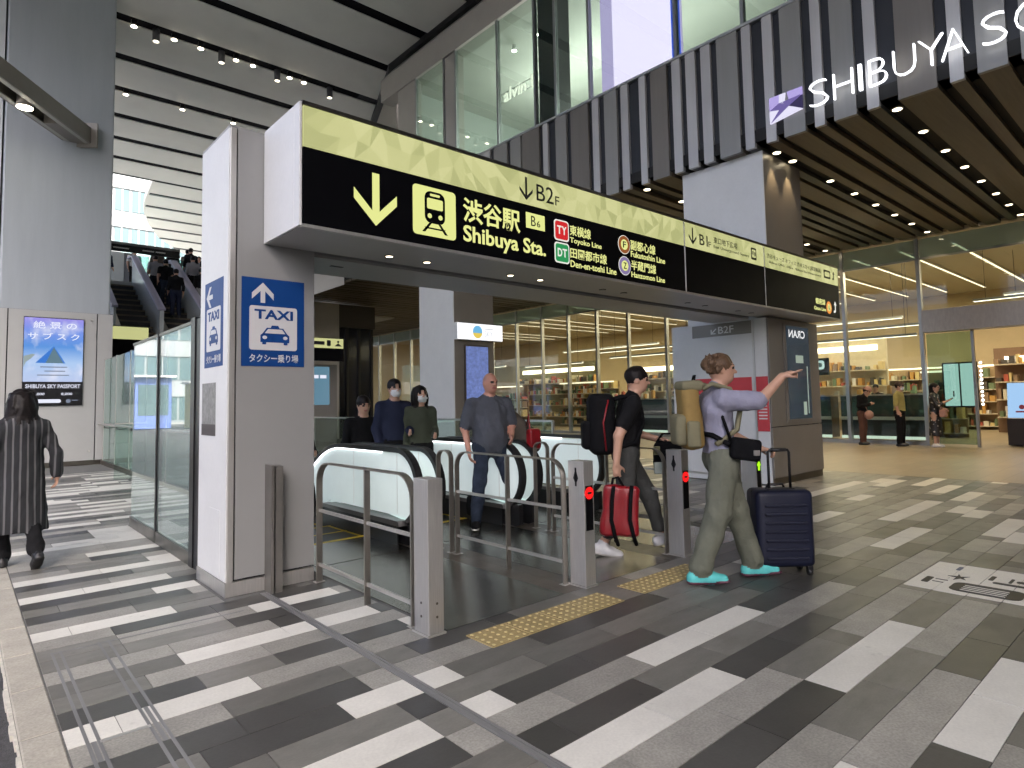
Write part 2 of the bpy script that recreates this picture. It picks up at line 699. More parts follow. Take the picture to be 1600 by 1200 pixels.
def tile_area(t):
    P = [project((x, y, 0)) for x, y in ((t[0], t[2]), (t[1], t[2]), (t[1], t[3]), (t[0], t[3]))]
    if any(p is None for p in P):
        return 0
    P = [(min(max(p[0], 0), 1600), min(max(p[1], 0), 1200)) for p in P]
    return abs(sum(P[i][0] * P[(i + 1) % 4][1] - P[(i + 1) % 4][0] * P[i][1] for i in range(4))) / 2
TILES.sort(key=tile_area, reverse=True)
TILES = [t for t in TILES if tile_area(t) > 0 or t[0] < 7]
cache = {}
for t in TILES[:300]:
    ln = round(t[1] - t[0], 3)
    k = (ln, t[4])
    if k not in cache:
        cache[k] = MB().box(G, ln - G, G, .2 - G, -.005, 0).mesh('tile', TMAT[t[4]])
    o = link('tile', cache[k], floor)
    o.location = (t[0], t[2], random.uniform(-.0006, .0006))
rest = {c: MB() for c in 'WLMD'}
mb = MB()
for t in TILES[300:]:
    mb.m = 'WLMD'.index(t[4])
    i = len(mb.v)
    mb.v += [(t[0] + G, t[2] + G, 0), (t[1] - G, t[2] + G, 0), (t[1] - G, t[3] - G, 0), (t[0] + G, t[3] - G, 0),
             (t[0] + G, t[2] + G, -.006), (t[1] - G, t[2] + G, -.006), (t[1] - G, t[3] - G, -.006), (t[0] + G, t[3] - G, -.006)]
    for f in ((0, 1, 2, 3), (4, 5, 1, 0), (5, 6, 2, 1), (6, 7, 3, 2), (7, 4, 0, 3)):
        mb.f.append(tuple(i + q for q in f))
        mb.mi.append(mb.m)
        mb.sm.append(False)
tag(mb.build('paving_tiles', [TW, TL, TM, TD], floor, fix=False), kind='stuff')

# floor channels: slim steel profiles let into the paving
ch_m = mat('channel_steel', (.22, .22, .222), .45, .3, var=.2, vscale=8, stretch=(1, .1, 1))
def channel(label, x, y0, y1, w=.044):
    t = thing('floor_channel', label, 'floor channel', (x, y0, 0), group='steel channels let into the paving')
    for s in (-1, 1):
        MB().box(x + s * w / 2 - .007, x + s * w / 2 + .007, y0, y1, -.006, .0012).build('rim', ch_m, t)
    MB().box(x - .009, x + .009, y0, y1, -.006, -.0005).build('rim', ch_m, t)
    MB().box(x - w / 2, x + w / 2, y0, y1, -.006, -.003).build('slot', mat('channel_slot', (.09, .09, .09), .6), t)
channel('long steel channel running from the grey pillar towards the viewer', 1.782, -8, 4.9, .04)
channel('steel channel closest to the kerb in the paving', .478, -8, 4.6, .04)
channel('twin steel channel between the kerb side channel and the long pillar channel', .712, -8, 4.6, .048)
t = thing('floor_strip', 'thin steel strip across the paving ending at the pillar base', 'floor strip', (.46, 4.575, 0))
MB().box(.46, 1.53, 4.566, 4.584, -.006, .001).build('strip', ch_m, t)
t = thing('floor_strip', 'short steel strip joining the two kerb side channels', 'floor strip', (.5, 3.1, 0))
MB().box(.50, .69, 3.235, 3.262, -.006, .0015).build('strip', steel, t)

# metal landing floor in front of the escalators
lm = bpy.data.materials.new('landing_plate')
lm.use_nodes = True
_n, _l = lm.node_tree.nodes, lm.node_tree.links
_p = _n['Principled BSDF']
_p.inputs['Base Color'].default_value = (.34, .315, .28, 1)
_p.inputs['Metallic'].default_value = 1
_p.inputs['Roughness'].default_value = .24
_tc = _n.new('ShaderNodeTexCoord')
_w = _n.new('ShaderNodeTexWave')
_w.wave_type = 'BANDS'
_w.bands_direction = 'Y'
_w.inputs['Scale'].default_value = 26
_w.inputs['Distortion'].default_value = .25
_b = _n.new('ShaderNodeBump')
_b.inputs['Strength'].default_value = .22
_b.inputs['Distance'].default_value = .003
_l.new(_tc.outputs['Object'], _w.inputs['Vector'])
_l.new(_w.outputs['Fac'], _b.inputs['Height'])
_l.new(_b.outputs[0], _p.inputs['Normal'])
brown_tile = mat('brown_tile', (.075, .062, .048), .35, var=.2, vscale=5, rand=.15, rvar=.1)
land = struct(MB().box(2.295, 6.28, 3.24, 6.1, -.005, -.0035).build('landing', grout))
for xa, xb in ((2.32, 3.36), (3.70, 4.72), (5.04, 6.1)):
    for ya, yb in ((3.27, 4.2), (4.203, 5.2), (5.203, 6.1)):
        MB().box(xa, xb, ya, yb, -.0034, .001).build('plate', lm, land)
for xa, xb in ((3.362, 3.53), (3.533, 3.698), (4.722, 4.88), (4.883, 5.038)):
    yb = 3.27
    while yb < 6.05:
        MB().box(xa, xb, yb, min(6.1, yb + .397), -.0034, 0).build('plate', brown_tile, land)
        yb += .4

# tactile paving
tac_m = mat('tactile_yellow', (.34, .265, .12), .55, var=.14, vscale=12, rand=.06, speck=.12)
dome_m = mat('tactile_dome', (.50, .41, .20), .35, var=.1)
tm = MB().box(.002, .298, .002, .258, -.004, .003, b=.002)
tme = tm.mesh('tile', tac_m)
dm = MB()
for a in range(5):
    for b_ in range(5):
        cx, cy = .03 + a * .06, .026 + b_ * .052
        dm.tube([(cx, cy, .0028), (cx, cy, .006), (cx, cy, .0078)], [.0125, .0105, .006], 8)
dme = dm.mesh('domes', dome_m)
for lab, x0, nn in (('yellow tactile strip in front of the nearest gate lane', 2.34, 4), ('yellow tactile strip at the feet of the pointing person', 3.765, 3)):
    t = thing('tactile_paving', lab, 'tactile paving', (x0, 2.852, 0))
    for k in range(nn):
        o = link('tile', tme, t, True)
        o.location = (k * .3, 0, .0035)
        d = tag(link('domes', dme, o, True), kind='stuff')

# pictogram panel inlaid in the paving
fm_w = mat('floor_sign_white', (.76, .74, .67), .45, var=.04, vscale=8, speck=.08)
fs = thing('floor_sign', 'white floor pictogram panel with black rounded grille shape', 'floor sign', (5.3, 1.1, 0))
org = Vector((0, 0, .0035))
for xa, xb, ya, yb in ((5.285, 5.70, 1.468, 1.652), (5.704, 6.19, 1.468, 1.652), (5.275, 5.70, 1.269, 1.465), (5.704, 6.19, 1.269, 1.465),
                       (5.285, 5.70, 1.069, 1.265), (5.704, 6.19, 1.069, 1.265), (5.29, 5.70, .869, 1.065), (5.704, 6.19, .869, 1.065), (5.3, 5.7, .70, .865), (5.704, 6.19, .70, .865)):
    flat('panel', [rrect(xa, xb, ya, yb, .01)], fm_w, fs, (0, 0, .0012), X_, Y_)
O2 = (0, 0, .0036)
fpic = [rrect(5.36, 5.62, .98, 1.40, .07)]
flat('pictogram', fpic, ink, fs, O2, X_, Y_)
for k in range(4):
    flat('pictogram_line', [rrect(5.40 + k * .045, 5.412 + k * .045, 1.07, 1.33, .004)], fm_w, fs, (0, 0, .0056), X_, Y_)
flat('pictogram', [rrect(5.46, 5.64, 1.545, 1.59, .012), rrect(5.52, 5.532, 1.46, 1.53, .003), rrect(5.60, 5.612, 1.45, 1.53, .003)], ink, fs, O2, X_, Y_)
flat('pictogram', [[(5.70, 1.36), (5.76, 1.39), (5.82, 1.36), (5.78, 1.41), (5.86, 1.44), (5.78, 1.43), (5.76, 1.49), (5.74, 1.43), (5.66, 1.43), (5.73, 1.40)]], ink, fs, O2, X_, Y_)
flat('pictogram', [rrect(5.82, 5.96, 1.22, 1.25, .01), rrect(5.82, 5.96, 1.11, 1.13, .01), rrect(5.86, 5.92, 1.00, 1.09, .02), rrect(5.74, 5.79, 1.0, 1.21, .02)], ink, fs, O2, X_, Y_)
flat('pictogram', [rrect(5.98, 6.1, 1.46, 1.49, .01)], mat('blue_gray_print', (.12, .14, .2), .5), fs, O2, X_, Y_)

# ================================================================== CEILING
ceil_m = mat('ceiling_panel', (.60, .60, .565), .6, var=.03, vscale=1.5, rvar=.05)
ZC = 12.55
EX = 10.66
ceil = struct(MB().box(-5.5, EX, -30, 34.35, ZC + .036, ZC + .4).build('ceiling', mat('ceiling_void', (.004, .004, .006), .9, spec=.1)))
P_ = 2.347
gy0 = 20.15
k = -21
while True:
    ya = gy0 + k * P_ + .21
    yb = ya + P_ - .42
    k += 1
    if ya > 33: break
    yb = min(yb, 34.35)
    x1 = EX - .3
    if ya > 17.3:
        x1 = 15
    MB().box(-5.5, x1, ya, yb, ZC, ZC + .03).build('panel', ceil_m, ceil)
MB().box(EX - .3, EX + .05, -30, 17.52, ZC - .16, ZC + .035).build('edge_beam', black_metal, ceil)
MB().box(EX, 15, 17.6, 34.3, ZC + .04, ZC + .4).build('edge_core', dark_gap, ceil)
MB().prism([(10.36, 17.5, ZC - .16), (10.72, 17.5, ZC - .16), (13.94, 25.9, ZC - .16), (13.58, 25.9, ZC - .16)], (0, 0, .19)).build('edge_beam', black_metal, ceil)
# far part of the ceiling behind the opening, with a curved edge
far = [(7.01, 34.52), (7.17, 36.11), (7.38, 38.23), (7.75, 40.36), (8.5, 43.01), (9.77, 46.2), (11.68, 49.38), (14.87, 53.1), (21.24, 53.1), (21.24, 34.52)]
fc = struct(MB().prism([(x, y, ZC + .15) for x, y in far], (0, 0, .3)).build('ceiling_beyond', ceil_m))
for q in range(8):
    ya = 34.4 + q * P_
    xs = np.interp(ya, [p[1] for p in far[:8]], [p[0] for p in far[:8]]) if ya < 53 else 14
    MB().box(float(xs) + .1, 20, ya, ya + .22, ZC + .1, ZC + .149).build('gap_trim', black_metal, fc)
def spot(x, y, z=ZC):
    pass
sp = thing('ceiling_spotlight', 'small white spotlight hanging from a dark ceiling gap', 'spotlight', (4.16, 24.85, ZC + .02), group='spotlights along the dark ceiling gaps')
MB().box(-.07, .07, -.05, .05, -.12, .04).build('housing', black_metal, sp, True)
MB().cyl((0, 0, -.17), .07, .06, seg=12).build('barrel', mat('spot_barrel', (.2, .2, .2), .4, .5), sp, True)
MB().cyl((0, 0, -.178), .078, .006, seg=12).build('lens', mat('spot_lens', (1, 1, 1), emis=5, ecol=(1, .88, .66)), sp, True)
for x, y in ((5.97, 24.85), (7.77, 24.85), (3.54, 20.15), (4.59, 20.15), (5.33, 20.15), (6.37, 20.15), (6.9, 20.15), (8.1, 20.15), (8.6, 20.15)):
    dup(sp, (x, y, ZC + .02))
cn = thing('ceiling_camera_light', 'grey cylinder downlight below the ceiling gap', 'downlight', (4.12, 20.2, ZC), group='grey cylinder fittings along the ceiling gap')
MB().cyl((0, 0, -.36), .10, .36, seg=12).build('body', mat('fitting_grey', (.08, .08, .09), .5), cn, True)
MB().cyl((0, 0, -.366), .085, .005, seg=12).build('lens', mat('fitting_lens', (1, 1, 1), emis=.5, ecol=(1, .9, .7)), cn, True)
for x in (5.95, 7.71, 9.56):
    dup(cn, (x, 20.2, ZC))

# ================================================================== BIG LEFT COLUMN
colm = mat('concrete_column', (.34, .375, .41), .55, var=.05, vscale=1.2, stretch=(3, 3, .4), rvar=.06)
bc = thing('column', 'huge grey column with a lit advertisement panel on its base', 'column', (1.85, 20, 0))
MB().box(.70, 2.97, 19.24, 22.4, 0, ZC, b=.04).build('shaft', colm, bc)
clad = mat('column_cladding', (.40, .405, .40), .45, var=.03, vscale=2)
for xa, xb in ((-.3, .86), (.885, 2.665), (2.69, 3.02)):
    MB().box(xa, xb, 19.14, 19.2, .12, 3.86).build('cladding_panel', clad, bc)
MB().box(-.3, 3.02, 19.2, 22.5, .1, 3.87).build('cladding_core', dark_gap, bc)
MB().box(2.95, 3.03, 19.2, 22.5, .12, 3.86).build('cladding_panel', clad, bc)
MB().box(-.3, 3.0, 19.17, 22.5, 0, .12).build('plinth', steel_dark, bc)
MB().box(-.3, .66, 19.4, 22.4, 3.87, ZC).build('edge_face', mat('pale_edge', (.6, .64, .66), .5), bc)
for x, z in ((2.56, 3.68), (2.56, .35)):
    MB().cyl((x, 19.14, z), .025, .02, axis=(0, -1, 0), seg=10).build('bolt', steel, bc)

ad = thing('advert_screen', 'lit blue advertisement screen on the huge grey column', 'screen', (1.78, 19.12, 1.5))
MB().box(1.175, 2.39, 19.102, 19.138, 1.51, 3.69).build('frame', black_metal, ad)
adm = bpy.data.materials.new('advert_sky')
adm.use_nodes = True
_n, _l = adm.node_tree.nodes, adm.node_tree.links
_tc = _n.new('ShaderNodeTexCoord')
_sp = _n.new('ShaderNodeSeparateXYZ')
_l.new(_tc.outputs['Generated'], _sp.inputs[0])
_cr = _n.new('ShaderNodeValToRGB')
_e = _cr.color_ramp.elements
_e[0].position, _e[0].color = 0, (*lin(190, 205, 240), 1)
_e[1].position, _e[1].color = 1, (*lin(160, 150, 235), 1)
_cr.color_ramp.elements.new(.3).color = (*lin(175, 205, 245), 1)
_cr.color_ramp.elements.new(.55).color = (*lin(90, 150, 225), 1)
_cr.color_ramp.elements.new(.8).color = (*lin(120, 150, 235), 1)
_l.new(_sp.outputs['Z'], _cr.inputs[0])
_nz = _n.new('ShaderNodeTexNoise')
_nz.inputs['Scale'].default_value = 3.2
_nz.inputs['Detail'].default_value = 5
_l.new(_tc.outputs['Generated'], _nz.inputs['Vector'])
_mr = _n.new('ShaderNodeMapRange')
_mr.inputs['From Min'].default_value = .5
_mr.inputs['From Max'].default_value = .75
_l.new(_nz.outputs['Fac'], _mr.inputs[0])
_mx = _n.new('ShaderNodeMixRGB')
_mx.inputs[2].default_value = (*lin(225, 230, 250), 1)
_l.new(_mr.outputs[0], _mx.inputs[0])
_l.new(_cr.outputs[0], _mx.inputs[1])
_p = _n['Principled BSDF']
_p.inputs['Base Color'].default_value = (.02, .02, .02, 1)
_l.new(_mx.outputs[0], _p.inputs['Emission Color'])
_p.inputs['Emission Strength'].default_value = .95 * EK
_p.inputs['Roughness'].default_value = .2
MB().box(1.185, 2.38, 19.094, 19.101, 2.10, 3.67).build('picture', adm, ad)
def em(name, rgb, s=.34):
    return mat(name, (.02, .02, .02), .3, emis=s * 2.85 * EK, ecol=lin(*rgb), spec=.2)
em_w = em('screen_white', (235, 238, 255))
em_b1 = em('screen_blue', (50, 120, 210))
em_b2 = em('screen_teal', (95, 125, 140))
em_g = em('screen_grey', (120, 130, 150))
AO = Vector((0, 19.0935, 0))
flat('picture_shape', [[(1.42, 2.56), (1.78, 2.98), (2.02, 2.56)]], em_b1, ad, AO, X_, Z_)
flat('picture_shape', [[(1.62, 2.56), (1.78, 2.95), (1.98, 2.56)]], em_b2, ad, AO - Vector((0, .002, 0)), X_, Z_)
flat('picture_shape', [[(1.19, 2.45), (1.24, 2.58), (1.33, 2.66), (1.41, 2.76), (1.36, 2.78), (1.19, 2.72)]], em('screen_hand', (150, 165, 165)), ad, AO, X_, Z_)
letter('絶 景 の', em_w, ad, AO, X_, Z_, (1.36, 2.24, 3.41, 3.59), .012)
letter('サ ブ ス ク', em_w, ad, AO, X_, Z_, (1.26, 2.30, 3.14, 3.31), .012)
for k, (a, b_) in enumerate(((1.52, 2.06), (1.6, 2.02), (1.46, 2.1))):
    flat('small_print', [[(a, 2.45 - k * .1), (b_, 2.45 - k * .1), (b_, 2.475 - k * .1), (a, 2.475 - k * .1)]], em_g, ad, AO, X_, Z_)
letter('SHIBUYA SKY PASSPORT', em_w, ad, (0, 19.0995, 0), X_, Z_, (1.24, 2.34, 1.94, 2.04), .02)
letter('10,000', em_w, ad, (0, 19.0995, 0), X_, Z_, (1.36, 1.62, 1.76, 1.83), .02)
letter('8,000', em_w, ad, (0, 19.0995, 0), X_, Z_, (1.95, 2.18, 1.76, 1.83), .02)
flat('button', [rrect(1.36, 1.95, 1.58, 1.67, .04)], em_w, ad, (0, 19.0995, 0), X_, Z_)
flat('emblem', [disc(2.1, 1.62, .05, 16), [(2.17, 1.63), (2.3, 1.63), (2.3, 1.65), (2.17, 1.65)]], em_g, ad, (0, 19.0995, 0), X_, Z_)

# slanting lamp arm in front of the column
ar = thing('lamp_arm', 'steel box arm with a round lit lamp crossing in front of the huge column', 'lamp', (2.0, 19.2, 8.5))
d = Vector((-.57, -.82, 0)).normalized()
s_ = Vector((d.y, -d.x, 0))
P0 = Vector((2.2, 19.24, 8.28))
arm_m = mat('arm_steel', (.24, .225, .205), .45, .3, var=.05, vscale=3)
arm_l = mat('arm_lining', (.42, .42, .39), .5)
def obox(name, m, a, b_, w0, w1, z0, z1, parent):
    mb = MB()
    mb.prism([a + s_ * w0 + Z_ * z0, a + s_ * w1 + Z_ * z0, a + s_ * w1 + Z_ * z1, a + s_ * w0 + Z_ * z1], b_ - a)
    return mb.build(name, m, parent)
Lh = 9.0
P1 = P0 + d * Lh
obox('side', arm_m, P0, P1, .26, .30, 0, .42, ar)
obox('side', arm_m, P0, P1, -.30, -.26, 0, .42, ar)
obox('flange', arm_l, P0, P1, .16, .26, 0, .03, ar)
obox('flange', arm_l, P0, P1, -.26, -.16, 0, .03, ar)
obox('web', arm_m, P0, P1, -.26, .26, .38, .42, ar)
obox('end_block', arm_m, P0, P0 + d * 1.2, -.16, .16, 0, .38, ar)
obox('end_plate', arm_m, P0 - d * .02, P0 + d * .03, -.45, .45, -.1, .55, ar)
for q in (2.15, 3.4, 4.75):
    c_ = P0 + d * q
    MB().cyl(c_ + Z_ * -.06, .16, .34, seg=20).build('lamp_body', mat('lamp_body', (.3, .28, .25), .4, .5), ar)
    MB().cyl(c_ + Z_ * -.075, .15, .012, seg=20).build('lamp_lens', mat('arm_lens', (1, 1, 1), emis=8, ecol=(1, .92, .72)), ar)
# ================================================================== ENTRANCE PORTAL
po = thing('entrance_portal', 'grey metal entrance portal of two pillars and a beam carrying the overhead sign', 'portal', (6, 5.3, 0))
# near pillar X 1.53..2.215  Y 4.963..5.68
MB().box(1.56, 2.2, 4.99, 5.66, .0, 3.55).build('pillar_core', dark_gap, po)
pl = MB().box(1.528, 1.548, 4.975, 5.68, .105, 3.57, b=.003).build('pillar_side', panel_white, po)
MB().box(1.534, 1.578, 4.953, 4.972, .105, 3.57, b=.002).build('corner_trim', steel, po)
pf = MB().box(1.592, 2.212, 4.963, 4.985, .118, 3.57, b=.003).build('pillar_front', panel_gray_shaded, po)
MB().box(2.197, 2.217, 4.987, 5.68, .118, 3.57).build('pillar_side', panel_gray_shaded, po)
MB().box(1.53, 2.215, 5.66, 5.68, .118, 3.57).build('pillar_back', panel_gray_shaded, po)
MB().box(1.523, 2.208, 4.958, 5.684, 0, .103).build('plinth', steel, po)
MB().box(1.53, 2.21, 4.97, 5.67, 3.57, 3.59).build('cap', panel_gray_shaded, po)
# door let into the pillar side
MB().box(1.525, 1.5285, 5.105, 5.36, .12, .62, b=.001).build('access_door', panel_white, pl)
# two upright steel fins against the pillar front
fin_m = mat('fin_steel', (.20, .19, .175), .4, .6, var=.08)
MB().box(1.812, 1.832, 4.82, 4.957, 0, .955).build('fin', fin_m, po)
MB().box(1.846, 1.90, 4.82, 4.957, 0, .945).build('fin', fin_m, po)
MB().box(1.833, 1.845, 4.93, 4.957, 0, .94).build('fin_back', black_metal, po)
# beam
MB().box(2.22, 9.60, 5.02, 5.66, 2.68, 3.55).build('beam', panel_gray_shaded, po)
for xa, xb in ((2.22, 4.4), (4.404, 6.6), (6.604, 9.6)):
    MB().box(xa, xb, 5.03, 5.68, 2.66, 2.678).build('beam_soffit', panel_soffit, po)
MB().box(2.22, 9.6, 4.94, 5.02, 2.75, 3.5).build('slot', dark_gap, po)
MB().box(2.5, 2.62, 5.25, 5.29, 2.657, 2.66).build('vent', black_metal, po)

# far pillar with display, X 9.62..11.45, Y 4.72..6.5
rp = [(9.645, 11.43, 4.74, 6.5)]
MB().box(9.66, 11.42, 4.76, 6.5, 0, 2.66).build('pillar_core', dark_gap, po)
MB().box(9.62, 11.45, 4.718, 4.745, .92, 2.66, b=.004).build('pillar_front', panel_taupe, po)
MB().box(9.62, 11.45, 4.716, 4.745, .115, .905, b=.004).build('pillar_front', panel_taupe, po)
MB().box(9.64, 11.44, 4.735, 6.5, 0, .11).build('plinth', steel_dark, po)
MB().box(11.43, 11.455, 4.75, 6.5, .115, 2.66).build('pillar_side', panel_taupe, po)
sd_ = MB().box(9.615, 9.64, 4.75, 6.5, .02, 2.66).build('pillar_side', panel_white, po)
MB().box(9.609, 9.6145, 4.99, 6.08, 2.43, 2.64).build('header', panel_taupe, sd_)
MB().box(9.60, 9.6145, 4.955, 4.985, .02, 2.65).build('edge_strip', steel, po)
letter('↙B2F', white_paint, sd_, (9.6085, 0, 0), -Y_, Z_, (-5.72, -5.30, 2.47, 2.59), .01)
dsp = thing('display_case', 'tall dark display case with a painted reflection of white letters on the far portal pillar', 'display', (10.6, 4.7, 1))
MB().box(10.12, 11.1, 4.70, 4.716, .98, 2.60, b=.003).build('frame', panel_taupe, dsp)
MB().box(10.2, 11.03, 4.694, 4.7005, 1.02, 2.56).build('screen', mat('dark_display', (.03, .04, .05), .08, emis=.01, ecol=(.3, .5, .7)), dsp)
letter('CRAN', em('display_reflection', (240, 240, 240), .35), dsp, (0, 4.6935, 0), -X_, Z_, (-10.88, -10.28, 2.37, 2.50), .015, proud=-.0015)  # reversed letters painted on as the reflection of a sign
for a, b_, c_, e_ in ((10.5, 10.78, 1.95, 2.08), (10.72, 10.84, 1.08, 1.3), (10.9, 10.93, 1.1, 1.9)):
    flat('print', [[(a, c_), (b_, c_), (b_, e_), (a, e_)]], mat('display_print', (.2, .25, .22), .4, emis=.06, ecol=(.7, .85, .7)), dsp, (0, 4.6935, 0), X_, Z_)
rpst = thing('red_poster', 'red and white poster on the side of the far portal pillar', 'poster', (9.6, 4.8, .8))
red_p = mat('poster_red', (.55, .05, .06), .45, var=.05)
MB().box(9.60, 9.608, 4.75, 4.945, .85, 1.72).build('sheet', red_p, rpst)
MB().box(9.598, 9.608, 5.02, 6.05, 1.45, 1.72).build('band', red_p, rpst)
for k in range(5):
    flat('small_print', [[(-4.92, 1.24 - k * .05), (-4.78, 1.24 - k * .05), (-4.78, 1.26 - k * .05), (-4.92, 1.26 - k * .05)]], white_paint, rpst, (9.5995, 0, 0), -Y_, Z_)

# ================================================================== OVERHEAD SIGN
sg = thing('station_sign', 'long black and yellow overhead station sign on the portal', 'sign', (6.5, 4.6, 2.69))
SX0, SX1, SYF, SZ0, SZ1 = 1.79, 11.34, 4.27, 2.69, 3.595
MB().box(SX0 + .02, SX1 - .02, SYF + .02, 4.94, SZ0 + .02, SZ1 - .005).build('box_core', panel_gray_shaded, sg)
MB().box(SX0, SX0 + .019, SYF + .10, 4.955, SZ0 - .002, SZ1, b=.002).build('end_panel', panel_white, sg)
MB().box(SX0, SX0 + .019, SYF, SYF + .096, SZ0 - .002, SZ1, b=.002).build('end_panel', panel_white, sg)
MB().box(SX1 - .019, SX1, SYF, 4.955, SZ0 - .002, SZ1).build('end_panel', panel_gray_shaded, sg)
MB().box(SX0 + .02, SX1 - .02, SYF - .005, SYF + .03, SZ1 - .02, SZ1 + .012).build('top_trim', steel_dark, sg)
MB().box(SX0 + .02, SX1 - .02, SYF - .004, SYF + .03, SZ0 - .012, SZ0 + .012).build('bottom_trim', steel, sg)
for xa, xb in ((SX0 + .02, 3.5), (3.504, 5.2), (5.204, 6.9), (6.904, 8.6), (8.604, SX1 - .02)):
    MB().box(xa, xb, SYF + .035, 4.95, SZ0 - .006, SZ0 + .015).build('soffit_panel', panel_soffit, sg)
# backlit yellow band with a faint mosaic of triangles
ytone = [mat('backlit_yellow_%d' % q, (.10, .10, .07), .3, emis=.84 * EK * v, ecol=lin(*rgb), spec=.2) for q, (v, rgb) in enumerate(((1.04, (214, 214, 152)), (.97, (211, 212, 147)), (.90, (207, 209, 142)), (.82, (203, 206, 138))))]
ym = ytone[1]
def yellow_band(xa, xb, y, z0, z1, parent, cell=.13, seed=1):
    # lit band printed with a mosaic of small triangles
    r = random.Random(seed)
    nx, nz = max(1, round((xb - xa) / cell)), max(1, round((z1 - z0) / cell))
    P = {}
    for i in range(nx + 1):
        for j in range(nz + 1):
            jx = r.uniform(-.35, .35) * (xb - xa) / nx if 0 < i < nx else 0
            jz = r.uniform(-.3, .3) * (z1 - z0) / nz if 0 < j < nz else 0
            P[i, j] = (xa + (xb - xa) * i / nx + jx, y, z0 + (z1 - z0) * j / nz + jz)
    mb = MB()
    for i in range(nx):
        for j in range(nz):
            a, b_, c_, d_ = P[i, j], P[i + 1, j], P[i + 1, j + 1], P[i, j + 1]
            for t_ in (((a, b_, c_), (a, c_, d_)) if r.random() < .5 else ((a, b_, d_), (b_, c_, d_))):
                mb.m = r.choices((0, 1, 2, 3), (3, 4, 3, 2))[0]
                mb.quad(t_)
    mb.m = 1
    mb.box(xa, xb, y + .0006, y + .02, z0, z1)
    return mb.build('yellow_band', ytone, parent, fix=False)
yel = em('backlit_lettering', (238, 240, 152), .34)
yel_icon = em('backlit_icon', (232, 236, 148), .34)
orgS = Vector((0, SYF - .0005, 0))
def zsp(x): return 3.262
edges = [SX0 + .03, 6.655, 8.69, SX1 - .025]
for k in range(3):
    xa, xb = edges[k] + (.012 if k else 0), edges[k + 1] - (.012 if k < 2 else 0)
    yellow_band(xa, xb, SYF, 3.272, SZ1 - .022, sg, .13, k)
    MB().box(xa, xb, SYF, SYF + .02, SZ0 + .013, 3.268).build('black_field', black_gloss, sg)
for x in edges[1:3]:
    MB().box(x - .011, x + .011, SYF - .002, SYF + .02, SZ0 + .013, SZ1 - .022).build('divider', panel_white, sg)
def SL(body, x0, x1, z0, z1, m=yel, bold=.012, name='lettering'):
    return letter(body, m, sg, orgS, X_, Z_, (x0, x1, z0, z1), bold, name)
def SF(polys, m, name='pictogram', pr=0.):
    return flat(name, polys, m, sg, orgS - Vector((0, pr, 0)), X_, Z_)
SF(arrow(2.402, 2.785, 3.20, .187, .062), yel_icon, 'arrow')
SF([rrect(2.738, 3.17, 2.785, 3.20, .035)], yel_icon)
pk = .002
SF([rrect(2.852, 3.056, 2.895, 3.165, .06)], black_gloss, pr=pk)
SF([rrect(2.875, 3.033, 3.015, 3.105, .012), rrect(2.905, 3.003, 3.125, 3.145, .008), disc(2.90, 2.955, .021, 14), disc(3.008, 2.955, .021, 14)], yel_icon, pr=2 * pk)
SF([[(2.895, 2.895), (2.92, 2.895), (2.855, 2.815), (2.825, 2.815)], [(2.988, 2.895), (3.013, 2.895), (3.083, 2.815), (3.053, 2.815)], [(2.86, 2.845), (3.05, 2.845), (3.06, 2.858), (2.85, 2.858)]], black_gloss, pr=pk)
SL('渋谷駅', 3.25, 3.92, 2.972, 3.19, bold=.02)
SF([[(3.995, 3.046), (4.243, 3.046), (4.243, 3.196), (3.995, 3.196)]], yel_icon)
letter('B', ink, sg, orgS - Vector((0, pk, 0)), X_, Z_, (4.06, 4.12, 3.072, 3.17), 0)
letter('6', ink, sg, orgS - Vector((0, pk, 0)), X_, Z_, (4.135, 4.18, 3.072, 3.135), 0)
SL('Shibuya Sta.', 3.25, 4.25, 2.757, 2.945, bold=.022)
wht = em('sign_white', (235, 235, 225), .36)
SF([rrect(4.372, 4.582, 2.99, 3.20, .035)], wht)
SF([rrect(4.386, 4.568, 3.004, 3.186, .028)], em('line_red', (215, 35, 40), .33), pr=pk)
letter('T', wht, sg, orgS - Vector((0, 2 * pk, 0)), X_, Z_, (4.412, 4.474, 3.055, 3.14), .02)
letter('Y', wht, sg, orgS - Vector((0, 2 * pk, 0)), X_, Z_, (4.478, 4.545, 3.055, 3.14), .02)
SF([rrect(4.372, 4.582, 2.765, 2.972, .035)], wht)
SF([rrect(4.386, 4.568, 2.779, 2.958, .028)], em('line_green', (40, 150, 85), .33), pr=pk)
letter('D', wht, sg, orgS - Vector((0, 2 * pk, 0)), X_, Z_, (4.412, 4.475, 2.828, 2.912), .02)
letter('T', wht, sg, orgS - Vector((0, 2 * pk, 0)), X_, Z_, (4.483, 4.545, 2.828, 2.912), .02)
SL('東横線', 4.597, 4.917, 3.07, 3.178)
SL('Toyoko Line', 4.597, 5.085, 2.978, 3.05, bold=.015)
SL('田園都市線', 4.597, 5.164, 2.838, 2.945)
SL('Den-en-toshi Line', 4.597, 5.32, 2.745, 2.815, bold=.015)
for cz, rgb, ch in ((3.103, (150, 85, 40), 'F'), (2.868, (135, 120, 165), 'Z')):
    SF([disc(5.467, cz, .105, 28)], wht)
    SF([disc(5.467, cz, .098, 28)], em('ring_' + ch, rgb, .33), pr=pk)
    SF([disc(5.467, cz, .058, 24)], yel_icon, pr=2 * pk)
    letter(ch, ink, sg, orgS - Vector((0, 3 * pk, 0)), X_, Z_, (5.44, 5.494, cz - .035, cz + .035), .01)
SL('副都心線', 5.582, 6.045, 3.066, 3.178)
SL('Fukutoshin Line', 5.582, 6.23, 2.985, 3.053, bold=.015)
SL('半蔵門線', 5.582, 6.045, 2.838, 2.95)
